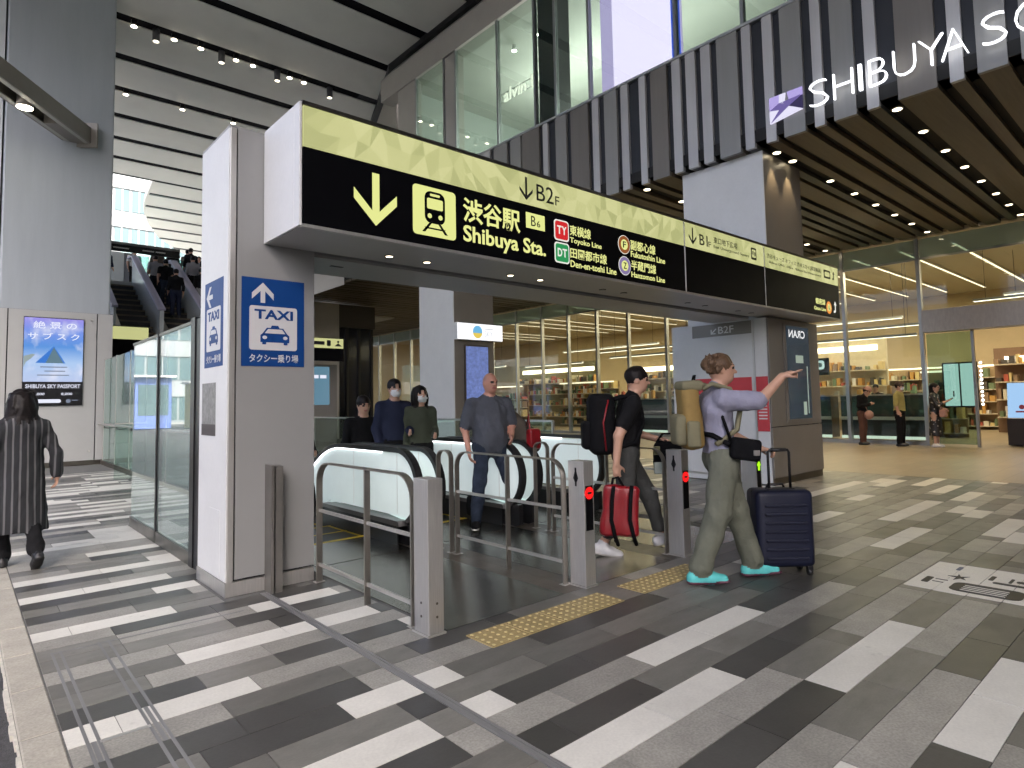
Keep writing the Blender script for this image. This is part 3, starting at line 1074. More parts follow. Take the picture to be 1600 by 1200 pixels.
SL('Hanzomon Line', 5.582, 6.215, 2.757, 2.82, bold=.015)
SF(arrow(4.006, 3.312, 3.535, .085, .024), ink, 'arrow')
SL('B2', 4.142, 4.375, 3.338, 3.50, ink, 0)
SL('F', 4.398, 4.455, 3.338, 3.43, ink, 0)
SF(arrow(6.84, 3.315, 3.53, .085, .024), ink, 'arrow')
SL('B1', 6.995, 7.185, 3.338, 3.475, ink, .004)
SL('F', 7.205, 7.262, 3.338, 3.41, ink, 0)
SL('東口地下広場', 7.333, 7.937, 3.41, 3.495, ink, 0)
SL('East Underground Square', 7.33, 8.246, 3.335, 3.385, ink, 0)
SF([rrect(8.31, 8.46, 3.33, 3.50, .02)], ink)
SF([rrect(8.333, 8.437, 3.36, 3.475, .012)], ym, pr=pk)
SF([[(8.345, 3.40), (8.37, 3.40), (8.37, 3.45), (8.345, 3.45)], [(8.4, 3.385), (8.425, 3.385), (8.425, 3.44), (8.4, 3.44)]], ink, pr=2 * pk)
SL('渋谷キューズ オフィス 渋谷スカイ(展望施設)', 8.775, 10.64, 3.405, 3.485, ink, 0)
SL('Shibuya QWS   Office   Shibuya Sky (Observatory)', 8.83, 10.62, 3.335, 3.38, ink, 0)
SF([rrect(10.74, 11.0, 3.35, 3.49, .02)], ink)
SF([rrect(10.77, 10.97, 3.38, 3.46, .03)], ym, pr=pk)
def uarrow(x, z, s):
    return [[(x, z), (x + s * .25, z), (x + s * .25, z + s * .2), (x + s * .05, z + s * .2)], [(x + s * .25, z), (x + s * .45, z + s * .1), (x + s * .45, z + s * .7), (x + s * .28, z + s * .7), (x + s * .28, z + s * .2)],
            [(x + s * .1, z + s * .65), (x + s * .63, z + s * .65), (x + s * .365, z + s)]]
SF(uarrow(11.08, 3.35, .15), ink, 'arrow')
SL('銀座線', 10.37, 10.74, 2.885, 2.985)
SL('Ginza Line', 10.3, 10.76, 2.785, 2.845, bold=.015)
SF([disc(10.885, 2.86, .105, 24)], em('line_orange', (240, 150, 60), .33))
SF([disc(10.885, 2.86, .06, 20)], yel_icon, pr=pk)
letter('G', ink, sg, orgS - Vector((0, 2 * pk, 0)), X_, Z_, (10.86, 10.91, 2.825, 2.895), .01)
SF(uarrow(11.07, 2.79, .2), wht, 'arrow')

# small downlights in the sign soffit
dl = thing('soffit_downlight', 'tiny round downlight under the overhead sign', 'downlight', (2.78, 4.715, SZ0 - .006), group='downlights under the overhead sign')
MB().tube([(0, 0, 0), (0, 0, -.006)], [.042, .04], 16).build('ring', black_metal, dl, True)
MB().cyl((0, 0, -.0075), .03, .002, seg=14).build('lens', mat('soffit_lens', (1, 1, 1), emis=1.1, ecol=(1, .85, .6)), dl, True)
for x in (3.17, 4.18, 4.6):
    dup(dl, (x, 4.715, SZ0 - .006))
d2 = thing('soffit_downlight', 'unlit round downlight under the far half of the overhead sign', 'downlight', (5.61, 4.715, SZ0 - .006), group='unlit downlights under the overhead sign')
MB().tube([(0, 0, 0), (0, 0, -.006)], [.042, .04], 16).build('ring', black_metal, d2, True)
MB().cyl((0, 0, -.0075), .03, .002, seg=14).build('lens', panel_gray_shaded, d2, True)
for x in (6.0, 7.37, 7.8, 8.7, 9.1):
    dup(d2, (x, 4.715, SZ0 - .006))

# ------------------------------------------------------------------ taxi signs on the pillar
blue = mat('taxi_blue', (.005, .045, .19), .45, var=.03, spec=.25)
tgrey = mat('taxi_white', (.55, .55, .56), .4)
def taxi_sign(label, org, ux, w, h, left):
    t = thing('taxi_sign', label, 'sign', org)
    org = Vector(org)
    ux = Vector(ux)
    flat('board', [[(0, 0), (w, 0), (w, h), (0, h)]], blue, t, org, ux, Z_, proud=.002)
    o1 = org + ux.cross(Z_) * .002
    o2 = org + ux.cross(Z_) * .004
    k = w / .5
    F = lambda L: [[(x * k, z) for x, z in p] for p in L]
    if left:
        a = arrow(0, 0, .17, .085, .036, up=True)
        a = [[(.05 + (.17 - z) * 1, .57 + x) for x, z in p] for p in a]
        flat('arrow', F(a), tgrey, t, o1, ux, Z_)
    else:
        flat('arrow', F(arrow(.163, .50, .66, .085, .036, up=True)), tgrey, t, o1, ux, Z_)
    flat('plate', F([rrect(.06, .44, .128, .475, .02)]), tgrey, t, o1, ux, Z_)
    letter('TAXI', blue, t, o2, ux, Z_, (.098 * k, .405 * k, .372, .448), .03)
    cz = lambda L: [[(x, .172 + (z - .19) * .77) for x, z in p] for p in L]
    car = cz([[(.16, .30), (.195, .362), (.325, .362), (.36, .30), (.375, .285), (.375, .213), (.145, .213), (.145, .285)],
           [(.225, .3625), (.295, .3625), (.285, .388), (.235, .388)], [(.16, .19), (.19, .19), (.19, .2125), (.16, .2125)], [(.33, .19), (.36, .19), (.36, .2125), (.33, .2125)]])
    flat('car_pictogram', F(car), blue, t, o2, ux, Z_)
    o3 = org + ux.cross(Z_) * .006
    flat('car_pictogram', F(cz([[(.178, .305), (.205, .35), (.315, .35), (.342, .305)], disc(.178, .262, .018, 14), disc(.342, .262, .018, 14)])), tgrey, t, o3, ux, Z_)
    letter('タクシー乗り場', tgrey, t, o1, ux, Z_, (.06 * k, .45 * k, .03, .095), .015)
taxi_sign('blue TAXI sign with an up arrow on the pillar front', (1.625, 4.962, 1.718), X_, .498, .695, False)
taxi_sign('blue TAXI sign with a left arrow on the white pillar side', (1.5275, 5.545, 1.725), -Y_, .47, .695, True)
nt_ = thing('notice_sticker', 'small grey notice with fine print low on the white pillar side', 'notice', (1.527, 5.3, 1.1))
flat('sheet', [[(0, 0), (.36, 0), (.36, .42), (0, .42)]], mat('notice_grey', (.22, .22, .21), .5, var=.35, vscale=22), nt_, (1.5275, 5.60, 1.18), -Y_, Z_)
flat('band', [[(0, 0), (.36, 0), (.36, .09), (0, .09)]], mat('notice_dark', (.06, .05, .05), .5), nt_, (1.5255, 5.60, 1.18), -Y_, Z_)

# ================================================================== GATE POSTS AND RAILS
red_led = mat('red_led', (.2, 0, 0), emis=.24, ecol=(1, .012, .012), spec=.1)
green_led = mat('green_led', (.1, .2, 0), emis=.25, ecol=(.35, 1, .01))
def gate_post(label, x, y, led):
    t = thing('gate_post', label, 'gate post', (x, y, 0), group='steel gate posts')
    w, dp, h = .112, .16, .94
    MB().box(0, w, 0, dp, .012, h, b=.004).build('post', steel, t, True)
    MB().box(-.01, w + .01, -.01, dp + .01, 0, .012).build('foot', steel, t, True)
    if led is None:
        for yy in (.05,):
            for z in (.11, .19):
                MB().cyl((0, .08, z), .008, .003, axis=(-1, 0, 0), seg=10).build('bolt', steel_dark, t, True)
                MB().cyl((.06, 0, z), .008, .003, axis=(0, -1, 0), seg=10).build('bolt', steel_dark, t, True)
        return t
    MB().box(.016, w - .016, -.003, 0, .42, .755).build('indicator_panel', black_gloss, t, True)
    if led == 'red':
        flat('indicator_light', [disc(w / 2, .70, .046, 24)], red_led, t, (0, -.004, 0), X_, Z_, local=True)
        flat('indicator_bar', [rrect(w / 2 - .022, w / 2 + .022, .691, .709, .004)], ink, t, (0, -.0065, 0), X_, Z_, local=True)
    else:
        flat('indicator_light', [[(w / 2 - .04, .69), (w / 2, .75), (w / 2 + .04, .69)], [(w / 2 - .018, .64), (w / 2 + .018, .64), (w / 2 + .018, .69), (w / 2 - .018, .69)]], green_led, t, (0, -.004, 0), X_, Z_, local=True)
    flat('arrow_mark', [[(-.08, .765), (-.055, .81), (-.08, .885), (-.105, .81)], [(-.088, .75), (-.072, .75), (-.072, .89), (-.088, .89)]], ink, t, (-.0005, 0, 0), -Y_, Z_, local=True)
    return t
gate_post('plain steel gate post at the near corner of the gate', 2.165, 3.242, None)
gate_post('steel gate post with a red light beside the red bag carrier', 3.566, 3.236, 'red')
gate_post('steel gate post with a red light behind the pointing person', 4.86, 3.236, 'red')
gate_post('steel gate post with a green arrow light behind the suitcase handle', 6.2, 3.236, 'green')
rail_m = mat('rail_steel', (.34, .32, .29), .36, .85, var=.1, vscale=5, rvar=.06)
def rail(label, x, ya, yb, mids, r=.16, verts=None, h=.945):
    """flat-bar guard rail along Y with rounded top corners"""
    t = thing('guard_rail', label, 'guard rail', (x, ya, 0), group='steel guard rails of the gate lanes')
    pts = [(x, ya, 0), (x, ya, h - r)]
    pts += [(x, ya + r - r * math.cos(R(a)), h - r + r * math.sin(R(a))) for a in range(10, 91, 10)]
    pts += [(x, yb - r + r * math.sin(R(a)), h - r + r * math.cos(R(a))) for a in range(0, 91, 10)]
    pts += [(x, yb, 0)]
    MB().ribbon(pts, .05, .012, X_).build('hoop', rail_m, t)
    for z in mids:
        MB().box(x - .008, x + .008, ya + .007, yb - .007, z - .012, z + .012).build('bar', steel, t)
    for y in (verts or []):
        MB().box(x - .022, x + .022, y - .008, y + .008, 0, h - .007).build('upright', rail_m, t)
    for y in (ya, yb):
        MB().box(x - .04, x + .04, y - .03, y + .03, 0.002, .006).build('foot_plate', steel, t)
rail('steel guard rail between the near gate post and the pillar', 2.21, 3.47, 4.86, (.565, .14), verts=(4.08,))
rail('steel guard rail behind the post beside the red bag carrier', 3.535, 3.42, 4.80, (.575, .17), r=.14, verts=(4.08,))
rail('small steel hoop at the front of the newels', 3.535, 4.89, 5.10, (), r=.08)
rail('steel guard rail behind the post of the pointing person', 4.86, 3.42, 4.85, (.575, .17), r=.14, verts=(4.1,))
rail('second small steel hoop further along the newels', 4.86, 4.93, 5.13, (), r=.08)
rail('steel guard rail behind the green light post', 6.2, 3.42, 4.85, (.575, .17), r=.14, verts=(4.1,))

# ================================================================== ESCALATORS GOING DOWN
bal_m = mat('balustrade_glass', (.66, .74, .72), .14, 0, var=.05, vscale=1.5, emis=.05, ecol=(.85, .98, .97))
deck_m = mat('deck_grey', (.18, .17, .165), .35, .8, var=.1)
skirt_m = mat('skirt_black', (.015, .015, .017), .28, .2)
stepm = mat('step_tread', (.04, .04, .042), .4, .7, var=.15, vscale=30, stretch=(40, 1, 1))
yl = mat('yellow_line', (.62, .44, .03), .5, var=.1)
lb = mat('balustrade_led', (1, 1, 1), emis=.8, ecol=(.92, .96, 1))
NY, NR, NZ = 5.60, .37, .56
KN = 7.15
SL_ = math.tan(R(30))
def hr_path(y_end):
    p = []
    for a in range(-60, 91, 10):
        p.append((NY - NR * math.cos(R(a)), NZ + NR * math.sin(R(a))))
    for k in range(1, 5):
        p.append((NY + (KN - .3 - NY) * k / 4, NZ + NR))
    for k in range(1, 7):
        a = R(30) * k / 6
        p.append((KN - .3 + 1.2 * math.sin(a), NZ + NR - 1.2 * (1 - math.cos(a))))
    y0, z0 = p[-1]
    p.append((y_end, z0 - (y_end - y0) * SL_))
    return p
HP = hr_path(13.2)
def floor_z(y):
    return 0 if y < KN else -(y - KN) * SL_
def escalator(label, xa, xb, sides):
    t = thing('escalator', label, 'escalator', ((xa + xb) / 2, 5.3, 0), group='escalators going down behind the gates')
    for s, x in ((1, xa), (-1, xb)):
        # s=+1: inner side towards +x
        MB().ribbon([(x, y, z) for y, z in HP], .078, .045, X_).build('handrail', rubber, t)
        base = [(5.34, .27), (5.8, .27), (KN, .27), (KN + .35, .27 - .12), (13.2, .27 - (13.2 - KN - .14) * SL_)]
        top = [(y, z - .05 if k > 15 else z) for k, (y, z) in enumerate(HP)]
        inner = []
        for a in range(-70, 91, 10):
            inner.append((NY - (NR - .03) * math.cos(R(a)), NZ + (NR - .03) * math.sin(R(a))))
        inner += [(y, z - .032) for y, z in HP[16:]]
        poly = [p for p in inner if p[1] > .24 or p[0] > 6] + base[::-1]
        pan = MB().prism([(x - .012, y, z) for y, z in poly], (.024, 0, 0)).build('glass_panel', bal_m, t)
        for yy in (5.62, 6.55):
            MB().box(x - .0135, x + .0135, yy, yy + .006, .29, .89).build('panel_joint', steel, pan)
        MB().ribbon([(x + s * .022, y, z - .03) for y, z in HP[16:]], .014, .012, X_).build('light_strip', lb, t)
        MB().prism([(x - .0 - (.06 if s > 0 else 0), y, z) for y, z in ((5.30, .02), (5.30, .24), (KN, .24), (13.2, .24 - (13.2 - KN) * SL_), (13.2, -.6 - (13.2 - KN) * SL_), (KN, -.6))], (.06, 0, 0)).build('skirt', skirt_m, t)
        xi = x + s * .02
        MB().prism([(xi, 5.45, .25), (xi, KN, .25), (xi, 13.2, .25 - (13.2 - KN) * SL_), (xi, 13.2, .21 - (13.2 - KN) * SL_), (xi, KN, .21), (xi, 5.42, .2)], (s * .10, 0, 0)).build('deck', deck_m, t)
        xo = x + s * .075
        MB().prism([(xo, 5.5, .21), (xo, KN, .21), (xo, 13.2, .21 - (13.2 - KN) * SL_), (xo, 13.2, -.5 - (13.2 - KN) * SL_), (xo, KN, -.4), (xo, 5.5, -.003)], (s * .012, 0, 0)).build('skirt', skirt_m, t)
    ia, ib = xa + .09, xb - .09
    MB().box(ia, ib, 5.3, 6.14, -.05, .004).build('comb_plate', lm, t)
    MB().box(ia, ib, 6.142, 6.2, -.05, .006).build('comb', yl, t)
    y = 6.2
    k = 0
    while y < 13:
        z = floor_z(y + .2)
        MB().box(ia, ib, y + .003, y + .4, z - .23, z).build('step', stepm, t)
        for xq, wq in ((ia + .01, .03), (ib - .04, .03)):
            if y < 10:
                MB().box(xq, xq + wq, y + .003, y + .4, z, z + .002).build('step_line', yl, t)
        if y < 9:
            MB().box(ia, ib, y + .365, y + .4, z, z + .002).build('step_line', yl, t)
        y += .4
    return t
escalator('escalator nearest the grey pillar with a white lit balustrade', 2.30, 3.40, 1)
escalator('middle escalator behind the man in the dark grey shirt', 3.66, 4.76, 1)
escalator('escalator furthest from the grey pillar behind the red bag carrier', 5.02, 6.12, 1)
pit = struct(MB().box(2.05, 2.25, 6.1, 14, -5, -.07).box(6.2, 6.4, 6.1, 14, -5, -.07).box(2.25, 6.2, 14, 14.2, -5, -.07).box(2.05, 6.4, 6.0, 14.2, -5.2, -5).build('escalator_pit', panel_gray_shaded))
# glass screens round the pit
gg = glass('clear_glass', (.86, .93, .90), 1.5)
gs = thing('glass_screen', 'low glass screen with steel posts round the far end of the escalators', 'glass screen', (6.3, 8, 0))
for ya, yb in ((6.3, 8.2), (8.25, 10.2), (10.25, 12.2), (12.25, 14.1)):
    MB().box(6.29, 6.305, ya, yb, .05, 1.1).build('pane', gg, gs)
for xa, xb in ((2.3, 3.5), (3.55, 4.9), (4.95, 6.28)):
    MB().box(xa, xb, 14.14, 14.155, .05, 1.1).build('pane', gg, gs)
for y in (6.27, 8.225, 10.225, 12.225, 14.12):
    MB().box(6.285, 6.32, y - .015, y + .015, 0, 1.12).build('post', steel, gs)
MB().box(6.28, 6.32, 6.27, 14.16, 1.1, 1.13).build('top_bar', steel, gs)
MB().box(2.3, 6.28, 14.13, 14.165, 1.1, 1.13).build('top_bar', steel, gs)
# pavement behind the escalator hall
struct(MB().box(2.8, 10.2, 14.2, 45, -.004, -.001).build('hall_floor', base_far))
# ================================================================== STRIPED CANOPY (band + soffit)
cn_ = thing('striped_canopy', 'dark and silver striped canopy with a timber look soffit over the shop front', 'canopy', (10.05, 5, 5.6))
sl_lt = mat('slat_silver', (.46, .45, .44), .42, .3, var=.05, vscale=2, rand=.06, stretch=(1, 6, .3))
sl_md = mat('slat_grey', (.25, .245, .23), .42, .3, var=.05, vscale=2, rand=.08, stretch=(1, 6, .3))
sl_br = mat('slat_brown', (.165, .15, .13), .45, .2, var=.06, vscale=2, rand=.08, stretch=(1, 6, .3))
wd_m = mat('soffit_wood', (.10, .078, .051), .5, 0, var=.18, vscale=3, rand=.12, stretch=(.4, 9, 1))
wd_d = mat('soffit_grey', (.04, .04, .036), .5, 0, var=.1, vscale=3, rand=.1)
# (Y from, Y to, kind): slats from far to near; dark gaps are the recessed core
SL_LIST = [(11.23, 10.86, 'm'), (10.80, 10.22, 'b'), (10.09, 9.93, 'l'), (9.68, 9.35, 'm'), (9.21, 8.70, 'b'), (8.58, 8.41, 'l'), (8.25, 7.92, 'm'), (7.81, 7.63, 'l'),
           (7.35, 7.20, 'l'), (7.07, 6.70, 'b'), (6.58, 6.40, 'l'), (6.28, 6.08, 'l'), (5.96, 5.77, 'l'), (5.64, 5.25, 'm'), (5.16, 5.0, 'l'), (4.79, 4.62, 'l'),
           (4.49, 4.15, 'm'), (4.0, 3.85, 'l'), (3.71, 3.39, 'm'), (3.24, 3.08, 'l'), (2.83, 2.35, 'b'), (2.20, 2.04, 'l'), (1.89, 1.57, 'm'), (1.43, 1.1, 'm'),
           (.98, .8, 'l'), (.68, .2, 'b'), (.05, -.15, 'l'), (-.3, -.65, 'm'), (-.8, -1.3, 'b'), (-1.45, -1.6, 'l'), (-1.75, -2.1, 'm'), (-2.2, -2.7, 'b'), (-2.85, -3.05, 'l')]
rs = random.Random(5)
y = 11.36
while y < 16.4:
    w = rs.choice((.16, .2, .33, .38, .5))
    SL_LIST.append((y + w, y, rs.choice('lmb')))
    y += w + rs.choice((.1, .13, .16, .22))
KM = {'l': sl_lt, 'm': sl_md, 'b': sl_br}
ZB, ZT, XF, XS = 5.62, 7.80, 10.03, 19.45
MB().box(XF + .06, XF + .4, -3.2, 16.5, ZB + .09, ZT - .01).build('core', mat('canopy_core', (.025, .027, .032), .5, .3), cn_)
for a, b_, k in SL_LIST:
    MB().box(XF, XF + .075, b_, a, ZB, ZT).build('slat', KM[k], cn_)
MB().box(XF - .02, XF + .42, -3.2, 16.5, ZT, ZT + .05).build('sill', mat('sill_alu', (.42, .43, .43), .4, .8), cn_)
MB().box(XF + .02, XS, -3.2, 38, ZB + .09, ZB + .3).build('soffit_core', mat('soffit_core', (.008, .008, .008), .8), cn_)
cols_x = [(10.2, 11.72, 4.96, 6.6), (10.2, 11.72, 13.92, 15.7)]
y = None
for a, b_, k in SL_LIST:
    m_ = wd_d if k == 'l' and rs.random() < .35 else wd_m
    MB().box(XF + .076, XS, b_, a, ZB, ZB + .08).build('soffit_slat', m_, cn_)
y = 16.6
while y < 38:
    w = rs.choice((.2, .33, .38, .5))
    MB().box(XF, XS, y, y + w, ZB, ZB + .08).build('soffit_slat', wd_m, cn_)
    y += w + rs.choice((.08, .12))

# downlights in the soffit: three rows; a few carry real light
dn = thing('canopy_downlight', 'round warm downlight in the canopy soffit', 'downlight', (10.34, 2.94, ZB), group='warm downlights in rows in the canopy soffit')
MB().tube([(0, 0, 0), (0, 0, -.008)], [.085, .08], 18).build('ring', mat('downlight_ring', (.3, .28, .25), .4, .5), dn, True)
MB().cyl((0, 0, -.0105), .062, .002, seg=16).build('lens', mat('canopy_lens', (1, 1, 1), emis=2.2, ecol=(1, .84, .56)), dn, True)
DL = [(x, yv) for yv in (2.94, 4.87, 7.45, 9.9, 12.3, .9) for x in (10.34, 11.57, 12.8, 14.03, 15.25, 16.48, 17.71, 18.94) if not (yv == 4.87 and x < 12)] + [(10.55, 4.87), (11.16, 4.87), (10.55, 13.8), (11.16, 13.8)]
for x, yv in DL[1:]:
    dup(dn, (x, yv, ZB))
def lamp(x, y, z, e, r=.07, ang=110, col=(1, .72, .40), blend=.6):
    l = bpy.data.lights.new('downlight_glow', 'SPOT')
    l.energy = e
    l.color = col
    l.spot_size = R(ang)
    l.spot_blend = blend
    l.shadow_soft_size = r
    o = bpy.data.objects.new('downlight_glow', l)
    o.location = (x, y, z)
    COL.objects.link(o)
    return o
LE = 30
for yv in (.9, 2.94, 4.87, 7.45, 9.9):
    for x in (11.57, 14.03, 16.48, 18.94):
        if yv == 4.87 and x < 12: continue
        lamp(x, yv, ZB - .02, LE)
for x, yv in ((10.55, 4.87), (11.16, 4.87)):
    lamp(x, yv - .02, ZB - .02, 10, .03, 60)

# columns under the canopy
for lab, ya, yb in (('tall pale column under the canopy above the far end of the sign', 4.98, 6.56), ('pale column with the white SKY light box beyond the gates', 13.96, 15.66)):
    t = thing('canopy_column', lab, 'column', (10.95, ya + .8, 0), group='pale columns under the canopy')
    z0 = 2.67 if ya < 6 else 0
    MB().box(10.24, 10.262, ya, yb, z0, ZB - .002).build('face_panel', panel_white, t)
    MB().box(10.263, 11.67, ya, ya + .022, z0, ZB - .002).build('face_panel', panel_taupe, t)
    MB().box(10.263, 11.67, ya + .023, yb, z0, ZB - .003).build('core', panel_taupe, t)
sk = thing('light_box_sign', 'white lit SKY light box on the pale column beyond the gates', 'sign', (11, 13.9, 3.1))
MB().box(10.24, 11.88, 13.80, 13.955, 3.13, 3.60, b=.004).build('box', panel_white, sk)
MB().box(10.25, 11.87, 13.792, 13.802, 3.14, 3.59).build('face', em('lightbox_white', (250, 252, 255), .45), sk)
flat('emblem', [disc(10.95, 3.365, .17, 26, .18)], em('lb_blue', (110, 185, 230)), sk, (0, 13.7915, 0), X_, Z_)
flat('emblem', [[(10.95 + .17 * math.cos(R(a)), 3.365 + .18 * math.sin(R(a))) for a in range(190, 351, 10)]], em('lb_yellow', (235, 205, 90)), sk, (0, 13.7895, 0), X_, Z_)
letter('SKY', em('lb_grey', (190, 195, 200)), sk, (0, 13.7915, 0), X_, Z_, (11.2, 11.5, 3.24, 3.40), 0)
flat('small_print', [[(11.2, 3.45), (11.52, 3.45), (11.52, 3.475), (11.2, 3.475)]], em('lb_grey', (190, 195, 200)), sk, (0, 13.7915, 0), X_, Z_)
bpn = thing('blue_poster', 'blue patterned poster below the white light box', 'poster', (11, 13.92, 1.5))
MB().box(10.58, 11.45, 13.91, 13.955, 1.35, 3.0).build('frame', steel_dark, bpn)
MB().box(10.62, 11.41, 13.902, 13.911, 1.39, 2.96).build('sheet', mat('poster_blue', (.16, .22, .42), .4, var=.5, vscale=9, emis=.10, ecol=lin(110, 130, 200)), bpn)

# brand lettering on the band
sh = thing('facade_lettering', 'white lit SHIBUYA lettering on the striped canopy', 'sign', (10, 2.5, 5.9))
em_l = mat('channel_letter_white', (.9, .9, .92), emis=.4, ecol=(.93, .95, 1))
org_f = Vector((9.955, 0, 0))
def FL(body, ya, yb, z0, z1):
    o = letter(body, em_l, sh, org_f, -Y_, Z_, (-ya, -yb, z0, z1), -.03, proud=.05)
    return o
wds = [('S', 4.02, 3.74), ('H', 3.66, 3.38), ('I', 3.30, 3.255), ('B', 3.16, 2.92), ('U', 2.84, 2.56), ('Y', 2.52, 2.22), ('A', 2.26, 1.95), ('S', 1.80, 1.54), ('C', 1.46, 1.16)]
for ch, a, b_ in wds:
    FL(ch, a, b_, 5.905, 6.30)
lg = thing('facade_emblem', 'faceted lilac square emblem beside the white facade lettering', 'emblem', (10, 4.45, 5.9))
lil = [em('lilac_a', (190, 175, 240), .30), em('lilac_b', (235, 232, 255), .33), em('lilac_c', (120, 105, 175), .28), em('lilac_d', (60, 50, 100), .2)]
U = lambda L: [[(-4.70 + u * .54, 5.90 + v * .44) for u, v in p] for p in L]
OE = Vector((9.985, 0, 0))
for q, L in ((0, ([(0, .55), (.0, 1), (.32, 1), (.32, .72)], [(.55, 1), (1, 1), (1, .72), (.6, .72)])), (1, ([(.32, 1), (.5, 1), (.45, .6), (.3, .68)], [(0, .0), (0, .5), (.3, .42)], [(.02, 0), (1, .18), (.6, .45)])),
             (2, ([(.3, .68), (.95, .72), (.6, .45), (.3, .42)], [(0, .5), (.3, .68), (.3, .42)], [(.02, 0), (.3, .42), (.6, .45)])), (3, ([(.6, .45), (1, .2), (1, .7)],))):
    for p_ in L:
        flat('facet', U([p_]), lil[q], lg, OE, -Y_, Z_, back=.03)

# ================================================================== UPPER GLASS FRONT
uf = thing('upper_storefront', 'upper storey glass front above the striped canopy', 'glass front', (10.1, 8, 7.85))
ug = glass('facade_glass', (.74, .82, .77), 1.5)
alu = mat('alu_mullion', (.33, .34, .35), .38, .8, var=.05)
fas = mat('fascia_beige', (.36, .345, .32), .5, .2, var=.04, vscale=2)
UX = 10.10
YM = [15.5, 14.05, 13.5, 11.72, 10.36, 9.68, 8.66, 6.5, 5.15, 3.7, 2.2, .7, -.8, -3.0]
for a, b_ in zip(YM[:-1], YM[1:]):
    if a == 14.05: continue
    MB().box(UX, UX + .02, b_ + .03, a - .03, ZT + .055, 11.1).build('pane', ug, uf)
for a in YM:
    MB().box(UX - .04, UX + .06, a - .03, a + .03, ZT + .055, 11.12).build('mullion', alu, uf)
MB().box(UX - .02, UX + .3, 13.55, 14.0, ZT + .055, 11.1).build('pier', fas, uf)
MB().box(UX + .06, UX + .5, 9.7, 10.3, ZT + .055, 11.1).build('pier', mat('dark_pier', (.04, .042, .05), .4), uf)
MB().prism([(UX - .05, -3, 11.13), (UX - .05, -3, 11.86), (10.56, -3, ZC - .09), (UX + .7, -3, ZC - .09), (UX + .4, -3, 11.13)], (0, 20.5, 0)).build('fascia', fas, uf)
aw = MB()
A_ = [(UX - .03, 16.48, 5.7), (12.95, 24.3, 5.7), (13.8, 25.9, ZC - .05), (10.58, 17.45, ZC - .05)]
aw.prism(A_, (.25, -.1, 0))
aw.build('angled_wall', mat('angled_beige', (.30, .275, .24), .5, var=.06), uf)
MB().box(UX - .02, UX + .2, 15.53, 16.5, ZT + .05, 11.12).build('pier', fas, uf)
# room behind the upper glass
ur = struct(MB().box(UX + .1, 17, -3, 16.4, ZT - .1, ZT + .05).box(16.8, 17, -3, 16.4, ZT + .05, 11.2).box(UX + .4, 17, 16.3, 16.4, ZT + .05, 11.2).box(UX + .4, 17, -3.1, -3, ZT + .05, 11.2).build('upper_room', mat('upper_room', (.40, .43, .41), .7)))
struct(MB().box(UX + .42, 17, -3, 16.4, 11.2, 11.35).build('upper_room_ceiling', mat('upper_ceiling', (.46, .46, .43), .7)))
for y0 in (13.0, 10.9, 9.2, 7.4):  # unseen point lamps added to brighten the upper room and its ceiling
    pl_ = bpy.data.lights.new('upper_room_fill', 'POINT')
    pl_.energy = 45 if y0 > 10 else 20
    pl_.color = (1, .98, .93)
    pl_.shadow_soft_size = .25
    po_ = bpy.data.objects.new('upper_room_fill', pl_)
    po_.location = (13.4, y0, 9.7)
    COL.objects.link(po_)
ul = thing('shop_spotlight', 'bright white spotlight inside the upper storey window', 'spotlight', (11.2, 12.3, 11.15), group='white spotlights inside the upper storey')
MB().cyl((0, 0, -.16), .06, .16, seg=10).build('barrel', white_paint, ul, True)
MB().cyl((0, 0, -.166), .062, .006, seg=10).build('lens', mat('upper_lens', (1, 1, 1), emis=9, ecol=(1, .95, .85)), ul, True)
for x, yv in ((11.2, 11.3), (11.2, 10.9), (13.2, 13.2), (12.6, 12.4)):
    dup(ul, (x, yv, 11.15))
cv = thing('shop_lettering', 'small white lit lettering behind the upper storey glass', 'sign', (10.6, 10.9, 8.8))
for zz in (9.30, 9.52):
    MB().box(10.635, 10.65, 10.5, 12.3, zz, zz + .02).build('mounting_rail', alu, cv)
letter('alvin Kl', em('shop_letter', (255, 250, 235), .6), cv, (10.6195, 0, 0), -Y_, Z_, (-12.09, -10.66, 9.25, 9.60), .01, proud=.02)
sc_ = thing('lilac_screen', 'large pale lilac lit screen behind the upper glass', 'screen', (10.4, 7.5, 7.9))
MB().box(10.42, 10.5, 6.6, 8.6, ZT + .06, 11.05).build('frame', em('screen_frame', (185, 165, 215), .55), sc_)
MB().box(10.405, 10.419, 6.80, 8.26, ZT + .06, 10.6).build('screen', em('screen_lilac', (230, 208, 245), .74), sc_)
MB().box(10.40, 10.418, 6.60, 6.79, ZT + .06, 11.05).build('edge', em('screen_edge_blue', (40, 80, 215), .5), sc_)

